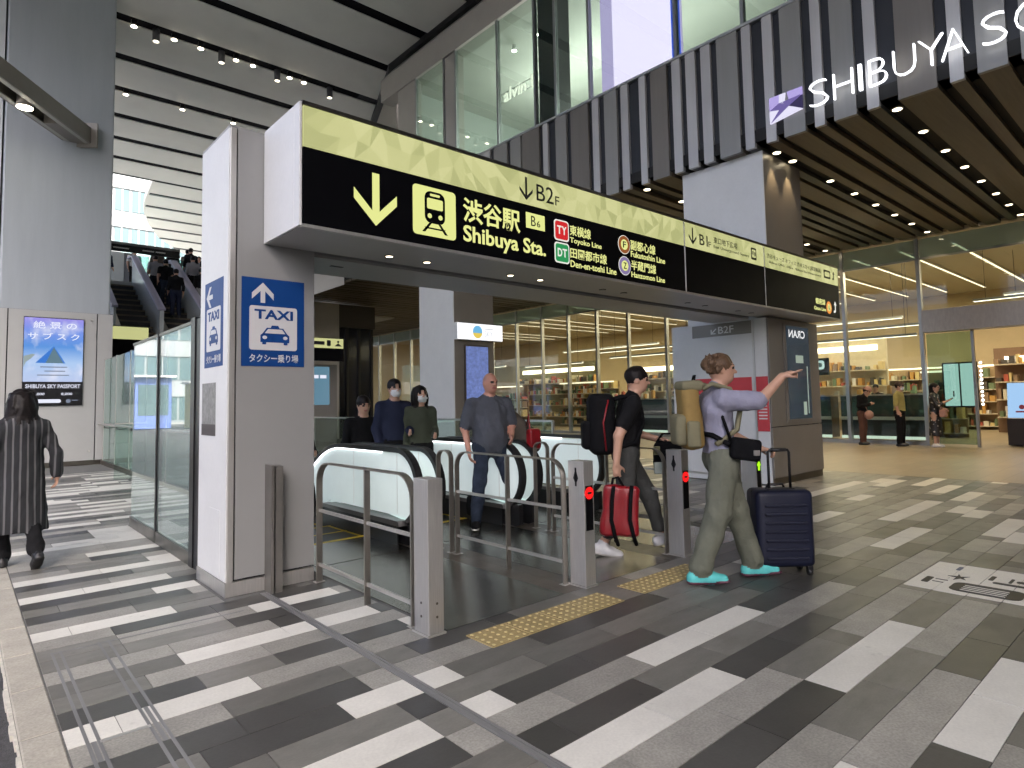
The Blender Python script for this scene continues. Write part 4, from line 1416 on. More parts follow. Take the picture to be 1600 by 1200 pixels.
# ================================================================== SHOP FRONT AT GROUND LEVEL
sf = thing('glass_storefront', 'tall glass shop front with steel mullions and lit yellow interior', 'shop front', (19.6, 8, 0))
shg = glass('shop_glass', (.90, .93, .90), 1.45)
XG = 19.55
yb0 = [38, 36.2, 34.4, 32.6, 30.8, 29.0, 27.2, 25.4, 23.5, 21.7, 20.0, 18.4, 16.8, 15.2, 13.45, 11.6, 9.8, 7.25, 5.3, 2.9, .6, -1.6, -3.2]
alu2 = mat('steel_mullion', (.42, .42, .41), .32, 1., var=.06, stretch=(20, 20, 1))
for a, b_ in zip(yb0[:-1], yb0[1:]):
    if a > 5.35:
        MB().box(XG, XG + .02, b_ + .05, a - .05, .1, ZB - .6).build('pane', shg, sf)
        MB().box(XG, XG + .02, b_ + .05, a - .05, ZB - .55, ZB - .03).build('pane', glass('frosted_top', (.55, .66, .62), 1.5, frost_veil=.35), sf)
    else:
        MB().box(XG, XG + .02, b_ + .05, a - .05, 3.62, ZB - .6).build('pane', shg, sf)
        MB().box(XG, XG + .02, b_ + .05, a - .05, ZB - .55, ZB - .03).build('pane', glass('frosted_top', (.55, .66, .62), 1.5, frost_veil=.35), sf)
for a in yb0:
    MB().box(XG - .06, XG + .1, a - .045, a + .045, 0, ZB - .02).build('mullion', alu2, sf)
MB().box(XG - .03, XG + .05, -3.2, 38, ZB - .6, ZB - .55).build('transom', alu2, sf)
MB().box(XG - .03, XG + .05, 5.35, 38, 0, .1).build('sill', alu2, sf)
# entrance canopy box over the doors
MB().box(XG - .35, XG + .1, -3.2, 5.2, 3.0, 3.6, b=.01).build('door_header', mat('header_steel', (.40, .375, .355), .32, .5, var=.1, stretch=(1, 3, 1)), sf)
dg_ = glass('green_door_glass', (.62, .74, .68), 1.5)
for ya, yb in ((4.2, 5.2), (1.7, 2.9)):
    MB().box(XG - .02, XG + .01, ya, yb, .06, 2.98).build('door_pane', dg_, sf)
for yv in (4.18, 2.95, 1.66):
    MB().box(XG - .05, XG + .05, yv - .03, yv + .03, 0, 3.0).build('door_post', alu2, sf)
emb = flat('emblem', [[(-2.55, 3.2), (-2.1, 3.2), (-2.3, 3.42)], [(-2.55, 3.25), (-2.35, 3.4), (-2.55, 3.42)]], lil[1], sf, (XG - .352, 0, 0), -Y_, Z_)
# interior
shop_wall = mat('shop_wall', (.62, .50, .30), .6, var=.08, vscale=.8)
shop_floor = mat('shop_floor', (.35, .29, .2), .4)
struct(MB().box(32, 32.2, -6, 40, 0, ZB).box(XG + .2, 32, 39, 39.2, 0, ZB).box(XG + .2, 32, -6.2, -6, 0, ZB).build('shop_wall', shop_wall))
struct(MB().box(XG - .2, 32, -6, 39, ZB, ZB + .08).build('shop_ceiling', mat('shop_ceiling', (.55, .5, .4), .7)))
al = []
for y0 in (1.5, 6, 10, 14.5, 19, 24, 30):
    la = bpy.data.lights.new('shop_ceiling_lamp', 'AREA')
    la.shape = 'RECTANGLE'
    la.size, la.size_y = 6, 2.2
    la.energy = 60
    la.color = (1, .85, .59)
    o = bpy.data.objects.new('shop_ceiling_lamp', la)
    o.location = (25.5, y0, ZB - .12)
    COL.objects.link(o)
    t = thing('ceiling_light_panel', 'row of slim warm light strips on the shop ceiling', 'light strip', (25.5, y0, ZB), group='slim warm light strips on the shop ceiling')
    for dy in (-1.3, 0, 1.3):
        MB().box(20.6, 30.5, y0 + dy - .05, y0 + dy + .05, ZB - .08, ZB - .002).build('housing', white_paint, t)
        MB().box(20.6, 30.5, y0 + dy - .035, y0 + dy + .035, ZB - .086, ZB - .081).build('diffuser', mat('panel_diffuser', (1, 1, 1), emis=.35, ecol=(1, .86, .58)), t)
rs2 = random.Random(3)
# partition walls, shelves and counters of the shop
sw = [('beige', (.55, .44, .27)), ('cream', (.66, .58, .42)), ('brown', (.2, .12, .07)), ('olive', (.30, .27, .16))]
labs = ['tall cream partition inside the shop behind the queue', 'tall beige partition inside the shop beyond the column', 'brown partition deep inside the shop', 'olive partition at the far end of the shop']
for k, (ya, yb, x, z1, ci) in enumerate(((8.4, 12.5, 26.5, 3.6, 1), (15, 19.4, 25, 3.2, 0), (3.2, 5.2, 27, 2.9, 2), (21, 27, 24.5, 3.4, 3))):
    t = thing('partition', labs[k], 'partition', (x, ya, 0))
    MB().box(x, x + .15, ya, yb, 0, z1).build('board', mat('partition_' + sw[ci][0], sw[ci][1], .6, var=.08), t)
    for q in range(4):
        MB().box(x - .35, x, ya + .05, yb - .05, .5 + q * .6, .54 + q * .6).build('shelf', mat('shelf_light', (.6, .52, .38), .5), t)
    MB().box(x - .02, x, ya + .3, yb - .3, z1 - .5, z1 - .3).build('light_slot', mat('slot_light', (1, 1, 1), emis=1.2, ecol=(1, .86, .58)), t)
gm = [mat('stock_%d' % q, c_, .5) for q, c_ in enumerate(((.7, .55, .25), (.45, .10, .06), (.7, .66, .52), (.16, .22, .12), (.55, .30, .08), (.08, .07, .06), (.75, .72, .66), (.3, .2, .12)))]
def stock(parent, x0, x1, ya, yb, zs, dens=.16):
    mb = MB()
    for z in zs:
        y = ya + .05
        while y < yb - .1:
            w = rs2.uniform(.05, dens)
            mb.m = rs2.randrange(8)
            if rs2.random() < .85:
                mb.box(x0 + .03, x1 - .02, y, y + w, z, z + rs2.uniform(.1, .36))
            y += w + rs2.uniform(.01, .08)
    tag(mb.build('stock', gm, parent, fix=False), kind='stuff')
for k, c in enumerate([c for c in COL.objects if c.name.startswith('partition') and c.type == 'EMPTY']):
    x = c.location.x
    ya, yb = ((8.4, 12.5), (15, 19.4), (3.2, 5.2), (21, 27))[k]
    stock(c, x - .35, x, ya, yb, [.545 + q * .6 for q in range(4)])
# hanging strip lamps, wall shelving and racks spread through the shop
for k, (x, ya, yb, z) in enumerate(((21.6, 6.0, 9.4, 3.15), (22.6, 6.2, 10.8, 3.55), (23.8, 7.0, 11.6, 3.95), (21.5, 13.6, 17.8, 3.2), (22.8, 14.4, 19.6, 3.6), (24, 17, 23, 3.9), (21.6, 19.5, 23.4, 3.1), (21.8, 1.2, 4.6, 4.0), (23.5, .6, 4.2, 4.3), (22.5, 26, 31, 3.3))):
    t = thing('strip_lamp', 'long pale hanging strip lamp inside the shop', 'lamp', (x, ya, z), group='hanging strip lamps inside the shop')
    MB().box(x, x + .12, ya, yb, z, z + .07).build('housing', white_paint, t)
    MB().box(x + .01, x + .11, ya + .02, yb - .02, z - .012, z - .001).build('diffuser', mat('strip_diffuser', (1, 1, 1), emis=.5, ecol=(1, .92, .70)), t)
    for yv in (ya + .3, yb - .3):
        MB().box(x + .055, x + .065, yv, yv + .01, z + .07, ZB).build('cable', black_metal, t)
for k, (x, ya, yb, zt, lab) in enumerate(((28.5, 5.5, 9.5, 2.4, 'stocked wall rack behind the long counter'), (28.2, 10.5, 14.5, 2.5, 'stocked wall rack behind the display case counter'), (24.2, 19.8, 23.5, 2.3, 'stocked rack beyond the pale column'), (22.4, 24.5, 28, 2.2, 'stocked rack near the far end of the shop'), (22.6, 11.3, 12.9, 2.0, 'narrow stocked rack between the counters'), (23.2, 5.3, 6.4, 2.1, 'stocked rack at the end of the long counter'))):
    t = thing('stock_rack', lab, 'rack', (x, ya, 0))
    MB().box(x + .4, x + .45, ya, yb, 0, zt).build('back', mat('rack_back', (.34, .24, .13), .6), t)
    zs = [.15 + q * .45 for q in range(int(zt / .45))]
    for z in zs:
        MB().box(x, x + .4, ya, yb, z - .03, z).build('board', mat('shelf_light', (.6, .52, .38), .5), t)
    MB().box(x - .01, x + .02, ya, yb, zt - .06, zt).build('edge_light', mat('edge_light', (1, 1, 1), emis=.3, ecol=(1, .88, .6)), t)
    stock(t, x, x + .4, ya, yb, zs)
def counter(label, ya, yb, x=20.9, h=1.35):
    t = thing('shop_counter', label, 'counter', (x, ya, 0))
    dk = mat('counter_dark', (.02, .026, .026), .3, var=.1)
    MB().box(x, x + .6, ya, yb, .05, h).build('body', dk, t)
    MB().box(x - .02, x + .62, ya - .02, yb + .02, h, h + .05).build('top', mat('counter_top', (.5, .46, .4), .3), t)
    MB().box(x - .06, x, ya, yb, .62, .72).build('ledge', mat('ledge_light', (.5, .55, .5), .3), t)
    MB().box(x - .03, x, ya, yb, .05, .14).build('kick_strip', mat('kick_light', (.55, .6, .55), .3, emis=.12, ecol=(.8, 1, .85)), t)
    MB().box(x - .005, x, ya + .1, yb - .1, .8, 1.25).build('front_glass', mat('counter_glass', (.05, .075, .07), .08), t)
counter('long dark glass counter behind the first two people of the queue', 5.6, 8.0)
counter('dark glass counter behind the portal display case', 8.3, 10.9)
counter('dark counter deep in the shop seen between the columns', 13.2, 17.6)
itc = [(.75, .6, .3), (.5, .12, .08), (.65, .62, .5), (.2, .3, .15), (.6, .35, .1), (.8, .75, .6)]
for k in range(26):
    yv = rs2.uniform(5.7, 10.8) if k < 16 else rs2.uniform(13.4, 17.4)
    hh = rs2.uniform(.1, .34)
    x = 21.0 + rs2.random() * .3
    w = rs2.uniform(.06, .16)
    o = MB().box(x, x + .15, yv, yv + w, 1.40, 1.40 + hh, b=.01).tube([(x + .075, yv + w / 2, 1.40 + hh), (x + .075, yv + w / 2, 1.43 + hh)], [.03, .02], 8).build('packaged_goods', mat('goods_%d' % (k % 6), itc[k % 6], .5, emis=.05 if k % 3 == 0 else 0), None)
    tag(o, 'small package standing on the dark shop counter', 'package', 'packages on the shop counters')
hs_ = thing('hanging_sign', 'small dark square sign with a pale round emblem inside the shop', 'sign', (20.2, 8.4, 2.3))
MB().box(20.2, 20.24, 8.02, 8.55, 2.02, 2.55).build('board', mat('sign_dark', (.02, .025, .025), .4), hs_)
flat('emblem', [rrect(-8.43, -8.15, 2.2, 2.48, .08)], em('emblem_cyan', (205, 235, 230), .33), hs_, (20.199, 0, 0), -Y_, Z_)
flat('emblem', [disc(-8.29, 2.34, .07, 16)], mat('emblem_teal', (.1, .25, .25), .4), hs_, (20.197, 0, 0), -Y_, Z_)
wsn = thing('window_screen', 'bright white double screen behind the woman in the floral dress', 'screen', (20.3, 4.5, .9))
MB().box(20.3, 20.36, 4.28, 5.08, 1.0, 2.22).build('frame', black_metal, wsn)
for a, b_ in ((4.70, 5.04), (4.34, 4.66)):
    MB().box(20.29, 20.301, a, b_, 1.04, 2.18).build('panel', em('shop_screen', (215, 240, 240), .40), wsn)
lgt = thing('bulb_string', 'vertical string of round bulbs beside the bright double screen', 'light string', (20.3, 4.2, 1))
for k in range(11):
    MB().ball((20.28, 4.20, 1.08 + k * .11), .035, 1).build('bulb', mat('bulb', (1, 1, 1), emis=1.4, ecol=(1, .97, .9)), lgt)
tb = thing('tablet_stand', 'pale blue leaning tablet display on a dark stand inside the doorway', 'display', (20.6, 3.2, 0))
MB().prism([(20.4, 3.1, .72), (20.4, 3.72, .72), (20.55, 3.72, 1.62), (20.55, 3.1, 1.62)], (.04, 0, 0)).build('screen', em('tablet_blue', (165, 205, 245), .34), tb)
MB().box(20.42, 20.9, 3.05, 3.75, .02, .70).build('stand', mat('stand_dark', (.03, .02, .015), .5), tb)
flat('print', [[(-3.55, .86), (-3.3, .86), (-3.3, .9), (-3.55, .9)], disc(-3.42, 1.0, .06, 12)], em('tablet_red', (150, 60, 70), .2), tb, (20.40, 0, 0), -Y_, Z_, proud=.012)
brd = thing('door_notice', 'pale notice board hung high behind the shop doors', 'notice', (20, 3, 2.3))
MB().box(20.0, 20.03, 2.1, 3.0, 2.2, 2.6).build('board', mat('notice_pale', (.5, .54, .5), .4, emis=.05, ecol=(.9, 1, .9)), brd)
flat('small_print', [[(-2.8, 2.3), (-2.3, 2.3), (-2.3, 2.33), (-2.8, 2.33)], [(-2.8, 2.4), (-2.4, 2.4), (-2.4, 2.43), (-2.8, 2.43)]], mat('print_grey', (.2, .2, .2), .6), brd, (19.999, 0, 0), -Y_, Z_)
for k, (ya, yb, x, z0, z1) in enumerate(((1.0, 2.6, 24, .4, 2.2), (3.0, 4.1, 25.5, .4, 2.4), (-1.5, .6, 23.5, .4, 2.1))):
    t = thing('display_shelf', ['lit product shelf deep behind the shop doors', 'tall lit product shelf left of the one behind the doors', 'lit product shelf at the outer end of the shop'][k], 'shelf', (x, ya, 0))
    MB().box(x + .3, x + .36, ya, yb, 0, z1).build('back', mat('shelf_back', (.4, .26, .12), .6), t)
    for q in range(5):
        MB().box(x, x + .3, ya, yb, z0 + q * .4, z0 + .03 + q * .4).build('board', mat('shelf_light', (.6, .52, .38), .5), t)
        for w_ in range(6):
            yv = ya + .08 + w_ * (yb - ya - .2) / 6
            MB().box(x + .05, x + .2, yv, yv + .12, z0 + .032 + q * .4, z0 + .032 + q * .4 + rs2.uniform(.1, .28), b=.01).build('item', mat('goods_%d' % rs2.randrange(6), itc[0], .5), t)

# second glimpse: dark gateway and wall seen under the beam, left of the pale column
dw = thing('dark_gateway', 'dark gateway with blue black glazing beyond the escalators', 'gateway', (11, 24, 0))
MB().box(8.0, 11.77, 24, 24.3, 0, 5.55).build('wall', mat('gateway_taupe', (.42, .40, .36), .5, var=.04), dw)
MB().box(11.77, 13.45, 24.3, 24.4, 0, 5.55).build('glazing', mat('blue_black', (.012, .014, .024), .12), dw)
for x in (11.8, 12.2, 12.75, 13.35):
    MB().box(x, x + .09, 24.2, 24.3, 0, 5.55).build('mullion', black_metal, dw)
MB().box(11.77, 13.45, 24.05, 24.2, 4.6, 5.55).build('lintel', mat('lintel_dark', (.05, .045, .04), .5), dw)
MB().box(4.5, 8.0, 30, 30.3, 0, 5.5).build('wall', panel_taupe, dw)
hs2 = thing('hanging_direction_sign', 'small yellow and black hanging sign seen beside the pillar under the beam', 'sign', (6.6, 17, 2.7))
MB().box(6.2, 8.48, 17.0, 17.12, 2.66, 3.32).build('box', black_gloss, hs2)
MB().box(6.2, 8.46, 16.99, 17.001, 3.03, 3.31).build('band', ym, hs2)
flat('pictogram', [rrect(7.95, 8.07, 3.09, 3.26, .03), rrect(7.5, 7.88, 3.12, 3.22, .01), disc(8.3, 3.22, .035, 12), [(8.18, 3.09), (8.42, 3.09), (8.3, 3.18)]], ink, hs2, (0, 16.9895, 0), X_, Z_)
ts = thing('ticket_screen', 'bluish information screen seen beside the pillar under the hanging sign', 'screen', (6.3, 18, 0))
MB().box(7.0, 8.75, 18.0, 18.2, 0, 2.62).build('case', panel_taupe, ts)
MB().box(7.3, 8.5, 17.985, 18.001, 1.4, 2.55).build('screen', mat('info_screen', (.03, .05, .06), .1, emis=.10, ecol=lin(120, 165, 190)), ts)
flat('print', [[(8.2, 2.2), (8.4, 2.2), (8.4, 2.3), (8.2, 2.3)], [(7.85, 2.2), (8.15, 2.2), (8.15, 2.3), (7.85, 2.3)]], em_w, ts, (0, 17.984, 0), X_, Z_)
wb = thing('white_beam', 'white sloping soffit block seen under the beam beside the pillar', 'beam', (7, 22, 5))
MB().prism([(7.0, 20, 4.29), (10.0, 20, 5.56), (10.0, 20, 6.6), (7.0, 20, 6.6)], (0, 1.5, 0)).build('block', panel_white, wb)
# ================================================================== GLASS PARTITION BESIDE THE PILLAR
gp = thing('glass_partition', 'glass partition with black posts beside the white pillar side', 'glass partition', (1.63, 7.4, 0))
pg_ = glass('partition_glass', (.80, .86, .84), 2.0, frost_veil=.14)  # diffuse share paints in the whitish veil of reflected sky and road
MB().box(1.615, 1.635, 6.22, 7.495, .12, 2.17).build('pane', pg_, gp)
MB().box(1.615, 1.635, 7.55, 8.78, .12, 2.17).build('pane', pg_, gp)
MB().box(1.59, 1.665, 6.08, 6.20, 0, 2.22).build('post', black_metal, gp)
MB().box(1.60, 1.655, 7.50, 7.545, 0, 2.20).build('post', black_metal, gp)
MB().box(1.60, 1.65, 6.2, 8.8, 0, .115).build('kick_plate', steel_dark, gp)
MB().box(1.605, 1.645, 6.2, 8.8, 2.172, 2.2).build('top_bar', steel_dark, gp)
ab = thing('partition_panel', 'dark metal filler panel between the pillar and the glass partition', 'panel', (1.63, 5.9, 0))
MB().box(1.60, 1.66, 5.69, 6.07, 0, 2.2).build('panel', black_metal, ab)

gr = thing('green_glass_rail', 'greenish glass screen with a steel handrail beside the huge column', 'glass screen', (2.85, 17, 0))
grg = glass('green_glass', (.62, .82, .74), 1.5, frost_veil=.18)
ya = 9.4
for k in range(6):
    MB().box(2.84, 2.86, ya, ya + 1.56, .1, 2.66).build('pane', grg, gr)
    MB().box(2.83, 2.87, ya + 1.565, ya + 1.595, 0, 2.68).build('post', steel, gr)
    MB().tube([(2.84, ya + .8, .93), (2.74, ya + .8, .95), (2.74, ya + .8, 1.0)], .012, 8).build('bracket', black_metal, gr)
    ya += 1.6
MB().tube([(2.74, 9.4, 1.02), (2.74, 19.0, 1.02)], .028, 10).build('handrail', steel, gr)
MB().box(2.80, 2.90, 9.3, 19.1, 0, .1).build('kerb_plate', steel_dark, gr)

# ================================================================== FAR LEFT: UPWARD ESCALATORS AND BEYOND
fy = thing('far_direction_sign', 'yellow and black sign board in front of the far rising escalators', 'sign', (3.9, 16, 2.5))
MB().box(2.92, 4.3, 21.9, 22.1, 2.3, 3.50).build('board', black_gloss, fy)
MB().box(2.92, 4.4, 21.88, 21.899, 3.50, 3.88).build('yellow_band', ym, fy)
MB().box(2.92, 4.4, 21.9, 22.1, 3.5, 3.9).build('board', black_gloss, fy)
bal2 = mat('far_balustrade', (.55, .60, .64), .2, .1)
def up_escalator(label, x0, x1):
    t = thing('far_escalator', label, 'escalator', ((x0 + x1) / 2, 20, 0), group='escalators rising to the upper deck')
    zf = lambda y: (y - 16) * .577
    for x in (x0, x1):
        MB().prism([(x - .03, 22.2, zf(22.2) - .2), (x - .03, 26.6, zf(26.6) - .2), (x - .03, 26.6, zf(26.6) + .9), (x - .03, 22.2, zf(22.2) + .9)], (.06, 0, 0)).build('balustrade', bal2, t)
        MB().ribbon([(x, 22.2, zf(22.2) + .95), (x, 26.6, zf(26.6) + .95), (x, 27.3, zf(26.6) + 1.0)], .16, .06, X_).build('handrail', mat('far_handrail', (.46, .45, .60), .3), t)
        MB().ribbon([(x + .14, 22.2, zf(22.2) + .25), (x + .14, 26.6, zf(26.6) + .25)], .12, .03, X_).build('deck', steel, t)
    y = 22.2
    while y < 26.5:
        MB().box(x0 + .2, x1 - .05, y, y + .42, zf(y) - .6, zf(y)).build('step', mat('far_step', (.018, .017, .018), .5), t)
        MB().box(x0 + .2, x1 - .05, y - .012, y + .02, zf(y) - .05, zf(y) + .003).build('nosing', mat('far_nosing', (.16, .13, .09), .5), t)
        y += .4
for lab, x0 in (('far rising escalator closest to the huge column', 3.55), ('middle far rising escalator with people', 4.86), ('far rising escalator nearest the pillar with people', 6.2)):
    up_escalator(lab, x0, x0 + 1.25)
up_escalator('far rising escalator hidden partly by the white pillar', 7.55, 8.8)
struct(MB().box(-2, 16, 26.7, 60, 5.55, 6.1).build('upper_deck', mat('deck_floor', (.5, .5, .47), .6)))
dg2 = glass('deck_glass', (.7, .88, .85), 1.5, frost_veil=.15)
dr = thing('deck_glass_rail', 'glass guard on the upper deck behind the far escalators', 'glass guard', (6, 27, 6.1))
for x in (3.0, 4.9, 6.3, 7.6):
    MB().box(x, x + .5, 27.0, 27.02, 6.1, 7.2).build('pane', dg2, dr)
MB().box(8.8, 14, 27.0, 27.02, 6.1, 7.3).build('pane', dg2, dr)
hb = thing('hanging_board', 'long black hanging board with small white lettering above the far escalators', 'sign', (4.4, 24, 6.6))
MB().box(2.0, 5.76, 24.0, 24.1, 6.64, 6.86).build('board', black_metal, hb)
MB().box(2.0, 5.76, 24.0, 24.6, 6.87, 6.95).build('top', panel_gray_shaded, hb)
for k, (a, b_) in enumerate(((3.75, 4.2), (4.6, 4.95), (5.0, 5.3))):
    flat('small_print', [[(a, 6.73), (b_, 6.73), (b_, 6.77), (a, 6.77)]], white_paint, hb, (0, 23.999, 0), X_, Z_)
# buildings beyond, seen through the opening
bwall = mat('bright_facade', (.24, .265, .27), .6, var=.04)
bwin = mat('facade_window', (.07, .12, .13), .15)
bfr = mat('facade_frame', (.36, .40, .40), .5)
def far_building(label, x0, x1, y, z0, z1, fl=3.6, nw=12, m=bwall, band=.35):
    t = thing('far_building', label, 'building', ((x0 + x1) / 2, y, z0))
    MB().box(x0, x1, y, y + 8, z0, z1).build('wall', m, t)
    z = z0
    w = (x1 - x0) / nw
    while z < z1 - 1:
        wd_ = MB().box(x0 + .1, x1 - .1, y - .15, y - .005, z + fl * (1 - band), z + fl).build('spandrel', m, t)
        for k in range(nw):
            f_ = MB().box(x0 + k * w + .1, x0 + (k + 1) * w - .1, y - .06, y - .004, z + .25, z + fl * (1 - band) - .05).build('window', bwin, t)
            MB().box(x0 + k * w + w / 2 - .05, x0 + k * w + w / 2 + .05, y - .1, y - .061, z + .25, z + fl * (1 - band) - .05).build('frame', bfr, f_)
        z += fl
far_building('bright white building with rows of windows seen through the roof opening', 2, 16, 62, 8, 40, 3.4, 11)
far_building('pale building behind the upper deck at the far end', -4, 9, 75, 0, 30, 4, 9)
tw = thing('far_pier', 'tall white pier standing on the upper deck behind the escalators', 'pier', (6.2, 36, 6.1))
MB().box(5.2, 6.1, 36, 36.6, 6.1, 9.2).build('pier', bwall, tw)
MB().box(3.0, 5.15, 36, 36.6, 6.1, 9.2).build('pier', mat('dark_slate', (.06, .065, .075), .5), tw)
MB().box(6.12, 6.5, 36, 36.6, 6.1, 9.2).build('pier', mat('dark_slate', (.06, .065, .075), .5), tw)
lgs = thing('deck_glass_wall', 'bright bluish glass wall at the back of the upper deck', 'glass wall', (9, 44, 6.1))
for k in range(6):
    MB().box(7.3 + k * 1.5, 8.75 + k * 1.5, 44, 44.03, 6.1, 11).build('pane', glass('deck_wall_glass', (.75, .92, .92), 1.5, frost_veil=.25), lgs)
    MB().box(8.76 + k * 1.5, 8.8 + k * 1.5, 43.95, 44.1, 6.1, 11).build('mullion', bfr, lgs)

# ================================================================== ACROSS THE ROAD (seen in reflections and beside the column)
far_building('pale office block down the road mirrored in the glass partition', -46, -1.5, 66, -.03, 22, 3.8, 16)
t = far_building
rk = random.Random(9)
for k in range(9):
    x = -3.5 - k * 3.1
    y = 46 + rk.random() * 8
    t = thing('kiosk', 'small coloured street kiosk down the road, number %s from the road end' % ('one two three four five six seven eight nine'.split()[k]), 'kiosk', (x, y, 0))
    hh = rk.uniform(2.4, 3.6)
    MB().box(x - 1.1, x + 1.1, y, y + 1.5, 0, hh, b=.05).build('body', mat('kiosk_%d' % (k % 4), [(.7, .7, .7), (.10, .16, .42), (.6, .5, .2), (.15, .35, .3)][k % 4], .5), t)
    MB().box(x - .9, x + .9, y - .03, y - .003, .9, hh - .5).build('window', bwin, t)
    MB().box(x - 1.3, x + 1.3, y - .4, y + 1.6, hh, hh + .12).build('roof', white_paint, t)
ob = thing('street_building', 'long pale building across the road mirrored in the glass partition', 'building', (-24, 10, 0))
MB().box(-34, -24, -30, 60, 0, 9).build('wall', mat('street_wall', (.55, .55, .52), .6, var=.1, vscale=.5), ob)
for k in range(18):
    f_ = MB().box(-23.99, -23.9, -28 + k * 4.8, -24.6 + k * 4.8, .6, 3.2).build('window', bwin, ob)
    MB().box(-23.99, -23.9, -28 + k * 4.8, -24.6 + k * 4.8, 4.6, 7.4).build('window', bwin, ob)
cl = [(.05, .12, .45), (.6, .6, .62), (.45, .05, .05), (.5, .42, .1), (.05, .05, .06)]
def car(label, x, y, c, ci):
    t = thing('taxi', label, 'car', (x, y, 0), math.pi / 2)
    bd = [(-2.1, .3), (-2.15, .75), (-1.9, .92), (-1.2, 1.0), (-.6, 1.45), (.9, 1.48), (1.5, 1.02), (2.1, .9), (2.15, .35)]
    MB().prism([(a, -.82, b_) for a, b_ in bd], (0, 1.64, 0)).build('body', mat('car_paint_%d' % ci, c, .2), t, True)
    wn_ = [(-1.05, 1.03), (-.55, 1.40), (.82, 1.42), (1.3, 1.05)]
    for s in (-.825, .81):
        MB().prism([(a, s, b_) for a, b_ in wn_], (0, .015, 0)).build('window', black_gloss, t, True)
    for a in (-1.35, 1.35):
        for s in (-.84, .66):
            w = MB().tube([(a, s, .31), (a, s + .18, .31)], .32, 20).build('wheel', rubber, t, True)
            MB().tube([(a, s - .005, .31), (a, s + .185, .31)], .19, 14).build('rim', steel, w, True)
    for s in (-.6, .45):
        MB().box(2.12, 2.17, s, s + .2, .62, .75).build('headlight', white_paint, t, True)
car('white taxi on the road mirrored in the glass', -9.2, 14, (.6, .6, .6), 1)
car('blue car parked across the road mirrored in the glass', -12.5, 22, (.05, .12, .45), 0)
car('black taxi further down the road', -9.2, 27, (.03, .03, .035), 4)
for k, y in enumerate((8, 12.5, 17, 21.5, 26)):
    t = thing('bollard_hoop', 'white tubular hoop barrier on the far pavement', 'barrier', (-5.2, y, -.035), group='white hoop barriers across the covered road')
    MB().tube([(0, -.4, 0), (0, -.4, .7)] + [(0, -.4 + .25 - .25 * math.cos(R(a)), .7 + .25 * math.sin(R(a))) for a in range(15, 91, 15)] + [(0, .4 - .25 + .25 * math.sin(R(a)), .7 + .25 * math.cos(R(a))) for a in range(0, 91, 15)] + [(0, .4, 0)], .035, 8).build('hoop', white_paint, t, True)

# unseen building added behind the viewer to darken the front faces
rbd = thing('rear_light_block', 'unseen grey building with dark windows added behind the viewer to block light', 'building', (5, -31, 0))
MB().box(-14, 40, -36, -30.2, -.06, 16).build('wall', mat('rear_block_wall', (.16, .16, .155), .7, var=.08), rbd)
for k in range(13):
    for q in range(4):
        MB().box(-13 + k * 4, -10 + k * 4, -30.25, -30.15, .6 + q * 3.8, 3.4 + q * 3.8).build('window', bwin, rbd)
sbd = thing('side_light_block', 'plain unseen building added beyond the frame on the shop side to block light', 'building', (22, -16, 0))  # unseen block added to keep stray daylight off the floor by the shop
MB().box(10.3, 40, -30.1, -3.6, -.06, 12.5).build('wall', mat('side_block_wall', (.2, .19, .175), .6, var=.06), sbd)
for k in range(5):
    for q in range(3):
        MB().box(10.2, 10.31, -29 + k * 5, -25.5 + k * 5, .8 + q * 3.9, 3.6 + q * 3.9).build('window', bwin, sbd)
